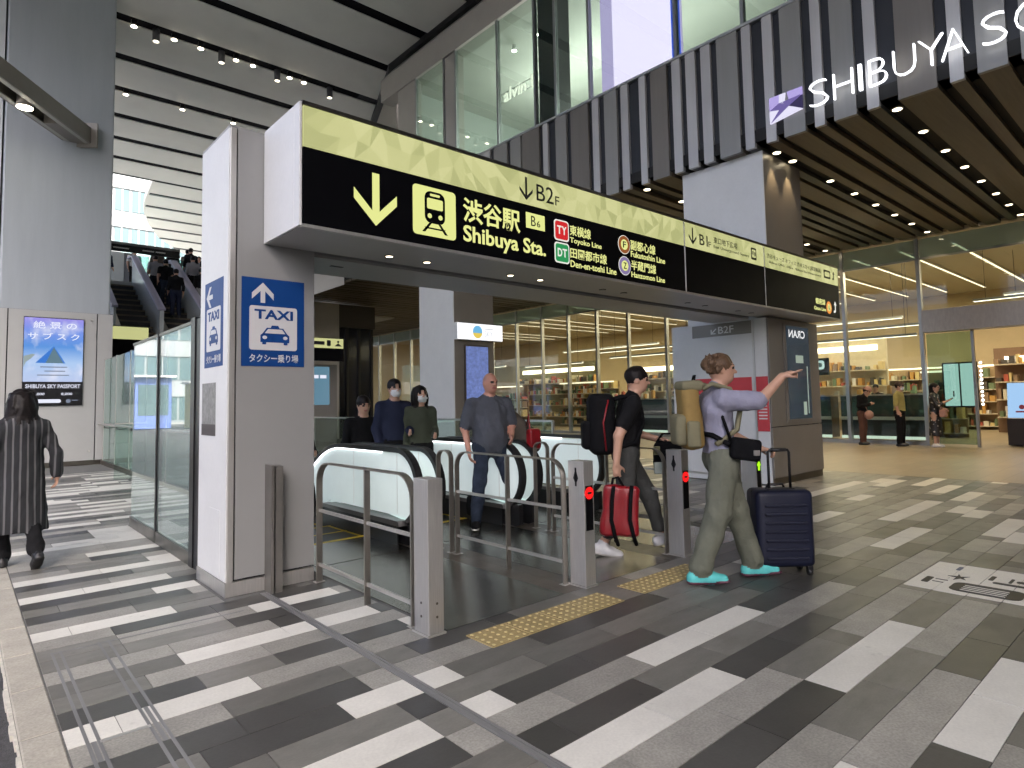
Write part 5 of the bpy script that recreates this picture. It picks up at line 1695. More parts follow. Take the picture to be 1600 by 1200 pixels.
# ================================================================== PEOPLE
def V3(*a): return np.array(a, float)
class Fig:
    """signed-distance figure: tapered limbs blended into one skin, then meshed"""
    def __init__(s):
        s.p = []
    def cone(s, a, b, r1, r2, m, k=.02, sq=None, bias=0., clip=None):
        s.p.append(dict(t='c', a=V3(*a), b=V3(*b), r1=r1, r2=r2, m=m, k=k, sq=sq, bias=bias, clip=clip)); return s
    def ell(s, c, r, m, k=.02, rot=None, bias=0.):
        s.p.append(dict(t='e', c=V3(*c), r=V3(*r), m=m, k=k, rot=rot, bias=bias)); return s
    @staticmethod
    def dist(p, X):
        if p['t'] == 'c':
            a, b = p['a'], p['b']
            Q = X - a
            ab = b - a
            if p['sq'] is not None:
                ax, f = V3(*p['sq'][0]), p['sq'][1]
                Q = Q + (f - 1) * (Q @ ax)[..., None] * ax
                ab = ab + (f - 1) * (ab @ ax) * ax
            L = max(1e-9, ab @ ab)
            t = np.clip((Q @ ab) / L, 0, 1)
            d = np.linalg.norm(Q - t[..., None] * ab, axis=-1) - (p['r1'] + (p['r2'] - p['r1']) * t)
            if p['clip'] is not None:
                d = np.maximum(d, p['clip'] - X[..., 2])
            return d
        Q = X - p['c']
        if p['rot'] is not None:
            Q = Q @ p['rot']
        k0 = np.linalg.norm(Q / p['r'], axis=-1)
        k1 = np.linalg.norm(Q / p['r'] ** 2, axis=-1) + 1e-9
        return k0 * (k0 - 1) / k1
    def bounds(s, p):
        if p['t'] == 'c':
            r = max(p['r1'], p['r2'])
            return np.minimum(p['a'], p['b']) - r, np.maximum(p['a'], p['b']) + r
        r = p['r'].max() if p['rot'] is not None else p['r']
        return p['c'] - r, p['c'] + r
    def mesh(s, h, mats, fold=0., fold_mats=(), hair_mats=(), seed=0):
        lo = np.min([s.bounds(p)[0] for p in s.p], 0) - 4 * h
        hi = np.max([s.bounds(p)[1] for p in s.p], 0) + 4 * h
        n = np.ceil((hi - lo) / h).astype(int) + 1
        ax = [lo[i] + h * np.arange(n[i]) for i in range(3)]
        Vv = np.full(n, .12, np.float32)
        for p in s.p:
            a, b = s.bounds(p)
            mg = .05 + p['k']
            i0 = np.maximum(0, np.floor((a - mg - lo) / h).astype(int))
            i1 = np.minimum(n, np.ceil((b + mg - lo) / h).astype(int) + 1)
            g = np.stack(np.meshgrid(*[ax[i][i0[i]:i1[i]] for i in range(3)], indexing='ij'), -1)
            d = s.dist(p, g)
            sub = Vv[i0[0]:i1[0], i0[1]:i1[1], i0[2]:i1[2]]
            k = p['k']
            hh = np.maximum(k - np.abs(sub - d), 0) / k
            Vv[i0[0]:i1[0], i0[1]:i1[1], i0[2]:i1[2]] = np.minimum(sub, d) - hh * hh * k * .25
        I = Vv < 0
        nx, ny, nz = n
        C = np.zeros((nx - 1, ny - 1, nz - 1), np.int8)
        offs = [(a, b, c) for a in (0, 1) for b in (0, 1) for c in (0, 1)]
        for a, b, c in offs:
            C += I[a:nx - 1 + a, b:ny - 1 + b, c:nz - 1 + c]
        act = np.argwhere((C > 0) & (C < 8))
        idx = np.full(C.shape, -1, np.int64)
        idx[tuple(act.T)] = np.arange(len(act))
        acc = np.zeros((len(act), 3))
        cnt = np.zeros(len(act))
        for o in offs:
            for e in range(3):
                if o[e]: continue
                o2 = list(o); o2[e] = 1
                v0 = Vv[tuple((act + o).T)]
                v1 = Vv[tuple((act + o2).T)]
                m = (v0 < 0) != (v1 < 0)
                t = np.where(m, v0 / np.where(v0 == v1, 1, v0 - v1), 0)
                q = act + np.array(o)
                q = q.astype(float)
                q[:, e] += t
                acc[m] += q[m]
                cnt[m] += 1
        P = lo + h * acc / cnt[:, None]
        F = []
        for e in range(3):
            u, w = [(1, 2), (2, 0), (0, 1)][e]
            sl0 = [slice(None)] * 3; sl1 = [slice(None)] * 3
            sl0[e] = slice(0, n[e] - 1); sl1[e] = slice(1, n[e])
            A, B = I[tuple(sl0)], I[tuple(sl1)]
            E = np.argwhere(A != B)
            E = E[(E[:, u] > 0) & (E[:, w] > 0) & (E[:, u] < n[u] - 1) & (E[:, w] < n[w] - 1)]
            ins = A[tuple(E.T)]
            def cell(du, dw):
                q = E.copy(); q[:, u] += du; q[:, w] += dw
                return idx[tuple(q.T)]
            q = np.stack([cell(-1, -1), cell(0, -1), cell(0, 0), cell(-1, 0)], 1)
            q[~ins] = q[~ins][:, ::-1]
            F.append(q)
        F = np.concatenate(F)
        # materials by the nearest primitive
        cen = P[F].mean(1)
        D = np.stack([s.dist(p, cen) - p['bias'] for p in s.p], 1)
        mi = np.array([p['m'] for p in s.p])[D.argmin(1)]
        names = sorted(set(mi.tolist()))
        remap = {k: i for i, k in enumerate(names)}
        me = bpy.data.meshes.new('person')
        me.from_pydata(P.tolist(), [], F.tolist())
        for k in names:
            me.materials.append(mats[k])
        me.polygons.foreach_set('material_index', [remap[k] for k in mi.tolist()])
        me.polygons.foreach_set('use_smooth', [True] * len(F))
        me.update()
        if fold:
            vm = np.zeros(len(P))
            fm = set(fold_mats)
            ok = np.isin(mi, list(fm))
            np.add.at(vm, F[ok].ravel(), 1)
            tot = np.zeros(len(P)); np.add.at(tot, F.ravel(), 1)
            wgt = vm / np.maximum(tot, 1)
            nr = np.empty(len(P) * 3)
            me.vertices.foreach_get('normal', nr) if hasattr(me.vertices[0], 'normal') else None
            nr = nr.reshape(-1, 3)
            sh = Vector((seed * 3.1, seed * 1.7, 0))
            dsp = np.zeros(len(P))
            for i in np.nonzero(wgt > .4)[0]:
                x, y, z = P[i]
                v = noise.noise(Vector((x * 11 + z * 3, y * 11, z * 5)) + sh) + .5 * noise.noise(Vector((x * 24, y * 24 + z * 8, z * 11)) + sh)
                dsp[i] = v * fold
            P2 = P + nr * dsp[:, None]
            me.vertices.foreach_set('co', P2.ravel())
            me.update()
        return me

PM = {
 'skin': mat('skin', (.50, .29, .20), .5, var=.06, vscale=14), 'skin2': mat('skin_ruddy', (.50, .25, .18), .5, var=.06, vscale=14),
 'hair': mat('hair_dark', (.010, .008, .008), .45, spec=.15, var=.3, vscale=60), 'hairb': mat('hair_brown', (.10, .06, .035), .45, spec=.15, var=.3, vscale=60),
 'eye': mat('eye_dark', (.02, .015, .015), .2), 'lip': mat('lips', (.38, .14, .12), .45),
 'white': mat('cloth_white', (.62, .62, .62), .7, spec=.15, var=.08, vscale=20), 'sole': mat('sole_white', (.6, .59, .55), .6),
 'black': mat('cloth_black', (.008, .008, .009), .85, spec=.15, var=.15, vscale=20, bump=.6, bscale=26, bdist=.01), 'blackshoe': mat('shoe_black', (.016, .016, .017), .45),
 'lav': mat('cloth_lavender', (.27, .265, .34), .85, spec=.15, var=.06, vscale=14, bump=.7, bscale=26, bdist=.012), 'olive': mat('cloth_olive', (.14, .145, .11), .85, spec=.15, var=.08, vscale=10, bump=.8, bscale=22, bdist=.014),
 'charcoal': mat('cloth_charcoal', (.055, .056, .053), .85, spec=.15, var=.1, vscale=12, bump=.8, bscale=22, bdist=.014), 'slate': mat('cloth_slate', (.075, .082, .10), .85, spec=.15, var=.08, vscale=10, bump=.7, bscale=26, bdist=.012),
 'denim': mat('cloth_denim', (.025, .034, .055), .85, spec=.15, var=.25, vscale=12, bump=.8, bscale=24, bdist=.012), 'teal': mat('shoe_teal', (.10, .52, .50), .6, var=.1, vscale=20),
 'wine': mat('sole_wine', (.10, .03, .05), .6), 'brown': mat('cloth_brown', (.10, .085, .07), .85, spec=.15, var=.1, vscale=12), 'rust': mat('cloth_rust', (.11, .055, .04), .85, spec=.15, var=.1),
 'yellow': mat('cloth_yellow', (.36, .31, .11), .85, spec=.15, var=.12, vscale=12), 'navy': mat('cloth_navy', (.02, .025, .05), .85, spec=.15, var=.1), 'grey': mat('cloth_grey', (.28, .28, .30), .85, spec=.15, var=.1),
 'pink': mat('cloth_pink', (.42, .24, .19), .8, spec=.15, var=.1), 'mask': mat('mask_white', (.68, .69, .7), .8), 'cap': mat('cap_brown', (.06, .035, .025), .8), 'green': mat('cloth_green', (.06, .07, .05), .85, spec=.15, var=.1),
}
# striped coat: vertical pale pinstripes woven through dark cloth
stm = bpy.data.materials.new('striped_cloth')
stm.use_nodes = True
_n, _l = stm.node_tree.nodes, stm.node_tree.links
_tc = _n.new('ShaderNodeTexCoord')
_mp = _n.new('ShaderNodeMapping')
_mp.inputs['Scale'].default_value = (.15, 1, .06)
_l.new(_tc.outputs['Object'], _mp.inputs[0])
_w = _n.new('ShaderNodeTexWave')
_w.bands_direction = 'Y'
_w.inputs['Scale'].default_value = 5.6
_w.inputs['Distortion'].default_value = 2.2
_w.inputs['Detail'].default_value = 1
_l.new(_mp.outputs[0], _w.inputs['Vector'])
_cr = _n.new('ShaderNodeValToRGB')
_cr.color_ramp.elements[0].position = .74
_cr.color_ramp.elements[0].color = (.014, .015, .018, 1)
_cr.color_ramp.elements[1].position = .93
_cr.color_ramp.elements[1].color = (.10, .10, .105, 1)
_l.new(_w.outputs['Fac'], _cr.inputs[0])
_l.new(_cr.outputs[0], _n['Principled BSDF'].inputs['Base Color'])
_n['Principled BSDF'].inputs['Roughness'].default_value = .9
PM['stripe'] = stm
flm = bpy.data.materials.new('floral_cloth')
flm.use_nodes = True
_n, _l = flm.node_tree.nodes, flm.node_tree.links
_tc = _n.new('ShaderNodeTexCoord')
_v = _n.new('ShaderNodeTexVoronoi')
_v.inputs['Scale'].default_value = 11
_l.new(_tc.outputs['Object'], _v.inputs['Vector'])
_cr = _n.new('ShaderNodeValToRGB')
_cr.color_ramp.elements[0].position = .22
_cr.color_ramp.elements[0].color = (.45, .42, .36, 1)
_cr.color_ramp.elements[1].position = .30
_cr.color_ramp.elements[1].color = (.012, .011, .011, 1)
_l.new(_v.outputs['Distance'], _cr.inputs[0])
_l.new(_cr.outputs[0], _n['Principled BSDF'].inputs['Base Color'])
PM['floral'] = flm

def rotm(yaw, pitch=0., roll=0.):
    return np.array((Matrix.Rotation(yaw, 3, 'Z') @ Matrix.Rotation(pitch, 3, 'Y') @ Matrix.Rotation(roll, 3, 'X')))
def unit(v):
    v = V3(*v); return v / np.linalg.norm(v)
def add_head(f, c, yaw=0., pitch=0., skin='skin', hair='hair', style='short', h=1., mask=False):
    """head centred at c; x forward"""
    M_ = rotm(yaw, pitch)
    W = lambda x, y, z: V3(*c) + M_ @ V3(x, y, z) * h
    f.ell(W(0, 0, .01), (.098 * h, .078 * h, .112 * h), skin, .02, M_)
    f.ell(W(.03, 0, -.06), (.062 * h, .055 * h, .055 * h), skin, .03, M_)
    f.cone(W(.088, 0, .012), W(.112, 0, -.018), .008 * h, .014 * h, skin, .012)
    f.ell(W(.083, 0, .03), (.02 * h, .05 * h, .012 * h), skin, .02, M_)
    for s in (-1, 1):
        f.ell(W(-.005, s * .078, 0), (.022 * h, .012 * h, .032 * h), skin, .008, M_)
        f.ell(W(.087, s * .032, .012), (.010 * h, .014 * h, .007 * h), 'eye', .004, M_, .003)
        f.ell(W(.09, s * .032, .034), (.008 * h, .018 * h, .005 * h), hair if hair else skin, .004, M_, .002)
    f.ell(W(.086, 0, -.055), (.012 * h, .022 * h, .008 * h), 'lip', .006, M_, .003)
    if mask:
        f.ell(W(.06, 0, -.045), (.05 * h, .062 * h, .05 * h), 'mask', .01, M_, .006)
    if hair and style != 'bald':
        f.ell(W(-.018, 0, .04), (.104 * h, .088 * h, .098 * h), hair, .012, M_, .004)
        if style == 'bob':
            f.ell(W(-.045, 0, -.02), (.088 * h, .105 * h, .13 * h), hair, .03, M_, .004)
            f.ell(W(-.05, 0, -.09), (.075 * h, .112 * h, .07 * h), hair, .03, M_, .004)
            f.ell(W(.02, .08, -.05), (.05 * h, .028 * h, .1 * h), hair, .02, M_, .003)
            f.ell(W(.02, -.08, -.05), (.05 * h, .028 * h, .1 * h), hair, .02, M_, .003)
        if style in ('bob', 'bun'):
            hr_ = random.Random(int(h * 100))
            for q in range(90 if style == 'bob' else 30):
                a_ = hr_.uniform(.95, 5.33) if style == 'bob' else hr_.uniform(1.2, 5.1)
                zz = hr_.uniform(-.12, .10) if style == 'bob' else hr_.uniform(-.03, .11)
                rr = .090 * math.sqrt(max(.25, 1 - (max(zz, 0) / .16) ** 2))
                ln_ = hr_.uniform(.06, .10) if style == 'bob' else -.02
                p0 = W(-.03 + rr * math.cos(a_), rr * 1.06 * math.sin(a_), zz)
                fl = 1.10 + hr_.uniform(-.05, .14)
                p1 = W(-.03 + rr * fl * math.cos(a_ + hr_.uniform(-.2, .2)), rr * 1.06 * fl * math.sin(a_), zz - ln_)
                f.cone(p0, p1, .016 * h, .009 * h, hair, .008)
        if style == 'long':
            f.cone(W(-.06, 0, .02), W(-.09, 0, -.28), .085 * h, .06 * h, hair, .03, None, .003)
        if style == 'bun':
            f.ell(W(-.11, 0, .05), (.05 * h, .05 * h, .05 * h), hair, .02)
        if style == 'cap':
            f.ell(W(0, 0, .065), (.108 * h, .092 * h, .07 * h), 'cap', .01, M_, .008)
            f.ell(W(.11, 0, .055), (.075 * h, .07 * h, .01 * h), 'cap', .01, M_, .006)
        if style == 'hat':
            f.ell(W(0, 0, .07), (.102 * h, .088 * h, .08 * h), 'pink', .01, M_, .008)
            f.ell(W(0, 0, .052), (.165 * h, .15 * h, .012 * h), 'pink', .015, M_, .006)
def add_hand(f, w, d, nrm, skin, curl=.5, point=False, thumb=1, h=1., simple=False):
    """hand at wrist w along d, palm facing nrm; curl in radians per joint; thumb: +1/-1 side"""
    d, nrm = unit(d), V3(*nrm)
    nrm = unit(nrm - d * (nrm @ d))
    sd = np.cross(nrm, d)
    w = V3(*w)
    R_ = np.stack([d, sd, nrm], 1)
    f.ell(w + d * .045 * h, (.052 * h, .040 * h, .018 * h), skin, .018, R_)
    if simple:
        f.ell(w + d * .105 * h + nrm * .02 * h * curl, (.045 * h, .034 * h, .016 * h), skin, .015, R_)
        f.cone(w + d * .03 * h + sd * thumb * .035 * h, w + d * .08 * h + sd * thumb * .06 * h, .011 * h, .009 * h, skin, .01)
        return
    for q, (o, ln) in enumerate(((.029, .068), (.010, .078), (-.010, .072), (-.028, .056))):
        p = w + d * .085 * h + sd * thumb * o * h
        a = 0.
        c = .08 if (point and q == 0) else (1.25 if point else curl)
        for sgm in range(3):
            a += c * (1 if sgm else .6)
            dr = d * math.cos(a) + nrm * math.sin(a)
            e = p + dr * ln * h * (.44, .32, .24)[sgm]
            f.cone(p, e, (.0098 - .0008 * sgm) * h, (.0090 - .0008 * sgm) * h, skin, .004)
            p = e
    p = w + d * .022 * h + sd * thumb * .034 * h
    e = p + (d * .6 + sd * thumb * .65 + nrm * .35) * .042 * h
    f.cone(p, e, .0125 * h, .0105 * h, skin, .012)
    f.cone(e, e + (d * .85 + sd * thumb * .1 + nrm * .5) * .034 * h, .0105 * h, .0085 * h, skin, .005)
def add_shoe(f, ank, toe, m, sole, r=.045, ln=.25, pitch=0.):
    """shoe below ankle pointing along horizontal direction toe, pitched by toe rise"""
    a = V3(*ank)
    t = unit((toe[0], toe[1], 0))
    up = V3(0, 0, 1)
    dr = t * math.cos(pitch) + up * math.sin(pitch)
    dn = up * math.cos(pitch) - t * math.sin(pitch)
    heel = a - t * .05 - dn * .05
    tip = heel + dr * (ln - .08)
    sdv = np.cross(dn, dr)
    f.cone(heel, heel + dr * (ln * .45), r * .95, r * .98, m, .02, (dn, 1.0))
    f.cone(heel + dr * ln * .4, tip, r * .98, r * .72, m, .03, (dn, 1.25))
    f.cone(a - dn * .01, a - dn * .04, r * .9, r * .95, m, .02)
    f.cone(heel - dn * .032, tip - dn * .022 + dr * .012, r * .98, r * .85, sole, .006, (dn, 3.0), .002)
UPZ = (0, 0, 1)
def person(label, loc, rz, J, C, h=.012, fold=.006, fold_mats=None, seed=0, head=None, extra=None, simple=False, legs='trousers', sc=1., group=None):
    """J: joints in metres, x forward, y left. C: materials"""
    f = Fig()
    pel, chs, nck, hd = (V3(*J[k]) for k in ('pelvis', 'chest', 'neck', 'head'))
    fw = unit(J.get('front', (1, 0, 0)))
    sw_ = J.get('w', 1.)
    up_ = unit(chs - pel)
    lat = np.cross(up_, fw)
    top, bot = C['top'], C['bottom']
    # trunk
    f.cone(pel + V3(0, 0, .02), pel + (chs - pel) * .55, .155 * sw_, .15 * sw_, top, .04, (fw, 1.32 / J.get('belly', 1.)))
    f.cone(pel + (chs - pel) * .5, chs, .15 * sw_, .168 * sw_, top, .05, (fw, 1.42))
    f.cone(chs + lat * .10 * sw_ + up_ * .02, chs - lat * .10 * sw_ + up_ * .02, .085, .085, top, .06, (fw, 1.1))
    for q in 'lr':
        f.cone(nck - up_ * .045, V3(*J['sh_' + q]) - up_ * .012, .058, .060, top, .05)
    f.cone(chs + up_ * .08, nck, .075, .058, top, .05)
    f.ell(pel - V3(0, 0, .03), (.125 * sw_, .168 * sw_, .12), bot if legs != 'dress' else top, .03)
    if J.get('paunch'):
        f.ell(pel + (chs - pel) * .35 + fw * .06, (.15, .17, .19), top, .07)
    f.cone(nck - up_ * .03, hd - up_ * .05, .056, .052, C.get('skin', 'skin'), .02)
    kw = dict(head or {})
    add_head(f, hd, skin=C.get('skin', 'skin'), **kw)
    # arms
    for s, q in ((1, 'l'), (-1, 'r')):
        sh_, el, wr = V3(*J['sh_' + q]), V3(*J['el_' + q]), V3(*J['wr_' + q])
        sl = J.get('sleeve', .55)
        ar_ = J.get('arm', 1.)
        sk = C.get('skin', 'skin')
        slv = C.get('sleeve', top)
        f.cone(sh_, el, .060 * ar_, .046 * ar_, slv if sl >= 1 else sk, .03)
        if sl < 1:
            f.cone(sh_, sh_ + (el - sh_) * sl, .072 * ar_, .064 * ar_, slv, .03, None, .004)
            f.cone(el, wr, .044, .030, sk, .02)
        elif sl < 2:
            f.cone(el, el + (wr - el) * (sl - 1), .05 * ar_, .046 * ar_, slv, .02, None, .003)
            f.cone(el, wr, .042, .030, sk, .02)
        else:
            f.cone(el, wr, .052 * ar_, .042 * ar_, slv, .02)
        hn = J.get('hand_' + q, {})
        add_hand(f, wr, hn.get('d', wr - el), hn.get('n', (0, -s, 0)), sk, hn.get('curl', .45), hn.get('point', False), hn.get('thumb', s), 1., simple)
    # legs
    for s, q in ((1, 'l'), (-1, 'r')):
        hp, kn, an = V3(*J['hip_' + q]), V3(*J['kn_' + q]), V3(*J['an_' + q])
        lr = J.get('leg', 1.)
        hemr = J.get('hem', .05)
        if legs == 'trousers':
            f.cone(hp, kn, .096 * lr, .076 * lr, bot, .035)
            f.cone(kn, an + (kn - an) * J.get('hemz', .08), .074 * lr, hemr, bot, .03)
            f.cone(an + (kn - an) * .3, an, .042, .036, C.get('sock', C.get('skin', 'skin')), .01)
        else:
            f.cone(hp, kn, .08, .055, C.get('skin', 'skin') if bot == 'bare' else bot, .03)
            f.cone(kn, an, .052, .036, C.get('skin', 'skin') if bot == 'bare' else bot, .03)
        ft = J.get('ft_' + q, dict(d=(1, 0)))
        add_shoe(f, an, (*ft['d'], 0), C['shoe'], C.get('sole', C['shoe']), r=J.get('shoe_r', .045), ln=J.get('shoe_l', .26), pitch=ft.get('p', 0.))
    if extra:
        extra(f)
    keys = sorted({p['m'] for p in f.p})
    kid = {k: i for i, k in enumerate(keys)}
    for p in f.p:
        p['m'] = kid[p['m']]
    cloth = [kid[k] for k in keys if k not in ('skin', 'skin2', 'eye', 'lip', 'sole', 'blackshoe', 'teal', 'wine', 'mask')]
    me = f.mesh(h, [PM[k] for k in keys], fold, cloth, (), seed)
    o = link('person', me)
    o.location = loc
    o.rotation_euler = (0, 0, rz)
    o.scale = (sc, sc, sc)
    return tag(o, label, 'person', group)
def stand(hh=1.7, **kw):
    """neutral standing joints"""
    k = hh / 1.7
    J = dict(pelvis=(0, 0, .93), chest=(0, 0, 1.27), neck=(.01, 0, 1.45), head=(.03, 0, 1.585),
             sh_l=(0, .175, 1.37), el_l=(-.02, .235, 1.09), wr_l=(.06, .24, .86), sh_r=(0, -.175, 1.37), el_r=(-.02, -.235, 1.09), wr_r=(.06, -.24, .86),
             hip_l=(0, .09, .9), kn_l=(.015, .10, .50), an_l=(-.01, .10, .09), hip_r=(0, -.09, .9), kn_r=(.015, -.10, .50), an_r=(-.01, -.10, .09))
    J.update(kw)
    return J
AZR = math.atan2(-.6622, .7491)        # picture-right direction on the ground

# 1 woman in a striped coat, walking away
def coat(f):
    f.cone((0, 0, 1.30), (-.01, 0, .30), .160, .235, 'stripe', .02, ((1, 0, 0), 1.35), .004, .335)
    f.cone((0, .09, 1.29), (0, -.09, 1.29), .092, .092, 'stripe', .06, ((1, 0, 0), 1.05))
    f.cone((.02, 0, 1.40), (0, .16, 1.31), .07, .062, 'stripe', .05)
    f.cone((.02, 0, 1.40), (0, -.16, 1.31), .07, .062, 'stripe', .05)
    f.ell((.01, 0, 1.42), (.075, .085, .05), 'stripe', .03)
J1 = stand(sh_l=(0, .16, 1.32), sh_r=(0, -.16, 1.32), pelvis=(0, 0, .92), chest=(.02, 0, 1.24), neck=(.04, 0, 1.42), head=(.07, 0, 1.535), sleeve=2, arm=1.15, hem=.068, hemz=.04, leg=.86,
           el_r=(-.05, -.27, 1.06), wr_r=(-.03, -.28, .86), el_l=(-.05, .26, 1.06), wr_l=(.10, .25, .92), kn_l=(.12, .10, .48), an_l=(.14, .10, .095), kn_r=(-.02, -.09, .49), an_r=(-.26, -.09, .17), ft_r=dict(d=(1, 0), p=-.75))
person('woman in a dark striped coat walking away near the kerb', (.46, 7.30, 0), R(97), J1, dict(top='stripe', bottom='black', shoe='blackshoe', sock='black'), h=.012, fold=.013, seed=1,
       head=dict(hair='hair', style='bob', pitch=.12, h=1.12), extra=coat, sc=.95)

# 2 big bald man in a slate shirt
J2 = stand(pelvis=(0, 0, .93), chest=(-.02, 0, 1.28), neck=(.0, 0, 1.47), head=(.03, 0, 1.61), w=1.25, paunch=True, belly=1.2, leg=1.02, hem=.062, hemz=.05, arm=1.2, sleeve=.8,
           sh_l=(-.02, .20, 1.37), sh_r=(-.02, -.20, 1.37), el_r=(-.05, -.285, 1.10), wr_r=(.04, -.27, .86), el_l=(-.02, .27, 1.12), wr_l=(.18, .20, 1.0),
           hip_l=(0, .10, .9), hip_r=(0, -.10, .9), kn_l=(.02, .22, .50), an_l=(-.10, .27, .09), kn_r=(.10, -.16, .50), an_r=(.14, -.23, .09), ft_l=dict(d=(.6, .8)), ft_r=dict(d=(.95, -.3)))
person('bald man in a dark grey shirt and jeans coming off the escalator', (4.62, 5.62, .004), R(-112), J2, dict(top='slate', bottom='denim', shoe='black', sole='sole', skin='skin2', sock='white'), h=.013, fold=.014, seed=2,
       head=dict(hair=None, style='bald', yaw=.3))

# 3 person in black with a red backpack in the hand, striding towards picture-right
J3 = stand(shoe_r=.05, shoe_l=.29, pelvis=(0, 0, .92), chest=(.05, 0, 1.26), neck=(.09, 0, 1.44), head=(.13, 0, 1.575), w=1.02, leg=1.05, hem=.066, hemz=.24, sleeve=.65,
           sh_l=(.05, .18, 1.36), sh_r=(.05, -.18, 1.36), el_r=(-.10, -.25, 1.08), wr_r=(-.13, -.26, .83), hand_r=dict(d=(.05, .05, -1), n=(.2, 1, 0), curl=.95, thumb=-1),
           el_l=(.10, .25, 1.09), wr_l=(.33, .18, 1.02), hand_l=dict(d=(1, -.2, -.1), n=(0, -.3, -1), curl=.8),
           kn_l=(.22, .09, .51), an_l=(.33, .09, .13), kn_r=(-.03, -.09, .50), an_r=(-.24, -.09, .11), ft_l=dict(d=(1, 0), p=.28), ft_r=dict(d=(1, 0), p=-.25))
person('person in a black T-shirt and grey trousers carrying a red backpack by hand', (4.66, 3.70, .002), AZR, J3, dict(top='black', bottom='charcoal', shoe='white', sole='sole'), h=.0105, fold=.010, seed=3,
       head=dict(hair='hair', style='short', yaw=-.15, pitch=.1))

# 4 pointing person with the suitcase
J4 = stand(shoe_r=.052, shoe_l=.30, pelvis=(-.02, 0, .96), chest=(-.05, 0, 1.29), neck=(-.03, 0, 1.48), head=(.01, 0, 1.62), leg=1.2, hem=.084, hemz=.085, w=1.0, sleeve=.92, arm=1.05,
           sh_r=(-.03, -.17, 1.39), el_r=(.21, -.24, 1.37), wr_r=(.41, -.19, 1.555), hand_r=dict(d=(.92, .05, .38), n=(0, .2, -1), point=True, thumb=1),
           sh_l=(-.04, .17, 1.38), el_l=(.10, .26, 1.13), wr_l=(.365, .19, .985), hand_l=dict(d=(1, -.05, -.2), n=(0, -.1, -1), curl=.95, thumb=-1),
           hip_r=(-.02, -.09, .92), hip_l=(0, .09, .92), kn_r=(-.09, -.10, .52), an_r=(-.245, -.10, .10), kn_l=(.12, .10, .52), an_l=(.235, .10, .10), ft_r=dict(d=(1, -.1)), ft_l=dict(d=(1, .02)))
person('person in a lavender T-shirt and olive trousers pointing beside the navy suitcase', (4.49, 2.61, 0), AZR, J4, dict(top='lav', bottom='olive', shoe='teal', sole='wine', sock='olive'), h=.0095, fold=.013, seed=4,
       head=dict(hair='hairb', style='bun', yaw=-.15))

# 5 person bending forward behind the bald man
J5 = stand(pelvis=(-.05, 0, .90), chest=(.20, 0, 1.13), neck=(.34, 0, 1.20), head=(.45, 0, 1.22), sleeve=1.6, sh_l=(.24, .17, 1.16), el_l=(.30, .22, .90), wr_l=(.42, .18, .74), sh_r=(.24, -.17, 1.16), el_r=(.30, -.22, .90), wr_r=(.42, -.18, .74), hem=.07)
person('person in a brown top bending forward behind the bald man', (5.32, 5.75, .004), AZR + math.pi - .2, J5, dict(top='brown', bottom='brown', shoe='blackshoe', sleeve='grey'), h=.018, fold=.008, seed=5, head=dict(hair='hair', style='short', pitch=.7), simple=True)

# 6-9 riders on the escalators
JR = lambda **k: stand(**dict(dict(sleeve=2, arm=1.15, hem=.07, wr_l=(.20, .13, 1.05), wr_r=(.06, -.20, .86), el_l=(-.02, .22, 1.10), el_r=(-.03, -.225, 1.10)), **k))
person('rider in a black jacket over a grey top at the end of the escalator row', (3.98, 7.45, floor_z(7.5) + .0), R(-95), JR(), dict(top='black', bottom='black', shoe='blackshoe'), h=.02, fold=.008, seed=6, head=dict(hair='hair', style='short', pitch=.2), simple=True)
person('rider with a face mask and blue top in the middle of the escalator trio', (4.12, 6.90, 0), R(-100), JR(), dict(top='navy', bottom='black', shoe='blackshoe'), h=.02, fold=.008, seed=7, head=dict(hair='hair', style='short', mask=True), simple=True)
person('rider with a face mask and dark green top closest to the pale column', (4.42, 6.78, 0), R(-100), JR(), dict(top='green', bottom='black', shoe='blackshoe'), h=.02, fold=.008, seed=8, head=dict(hair='hair', style='bob', mask=True), simple=True, sc=.95)
person('rider in black half hidden behind the grey pillar edge', (2.95, 7.05, 0), R(-80), JR(), dict(top='black', bottom='black', shoe='blackshoe'), h=.022, fold=.008, seed=9, head=dict(hair='hair', style='short'), simple=True, sc=.82)

# queue at the shop
JQ = stand(sleeve=2, hem=.06, el_l=(-.02, .23, 1.10), wr_l=(.22, .05, 1.16), el_r=(-.02, -.23, 1.10), wr_r=(.22, -.05, 1.16), chest=(.05, 0, 1.25), neck=(.10, 0, 1.42), head=(.16, 0, 1.53))
person('queueing person in a pink hat and black top looking at a phone', (19.0, 6.72, 0), R(-88), JQ, dict(top='black', bottom='rust', shoe='blackshoe'), h=.022, fold=.008, seed=10, head=dict(hair='hair', style='hat', pitch=.4), simple=True, sc=.97)
person('queueing man in a yellow checked shirt, dark trousers and cap', (19.0, 5.78, 0), R(-88), stand(sleeve=.9, hem=.075, leg=1.1, w=1.1, wr_r=(.02, -.20, .92), wr_l=(.02, .20, .92)), dict(top='yellow', bottom='black', shoe='blackshoe'), h=.022, fold=.008, seed=11, head=dict(hair='hair', style='cap', mask=True), simple=True)
def dress(f):
    f.cone((0, 0, 1.0), (0, 0, .26), .13, .20, 'floral', .02, ((1, 0, 0), 1.2), .004, .30)
person('queueing woman in a black floral dress holding up a phone', (19.05, 4.98, 0), R(-92), stand(sleeve=1.4, wr_r=(.34, -.08, 1.24), el_r=(.12, -.2, 1.10), wr_l=(.2, .1, 1.0), hand_r=dict(d=(1, 0, .5), n=(0, 0, 1))), dict(top='floral', bottom='bare', shoe='white'), h=.022, fold=.007, seed=12, head=dict(hair='hair', style='long'), extra=dress, simple=True, legs='dress', sc=.97)
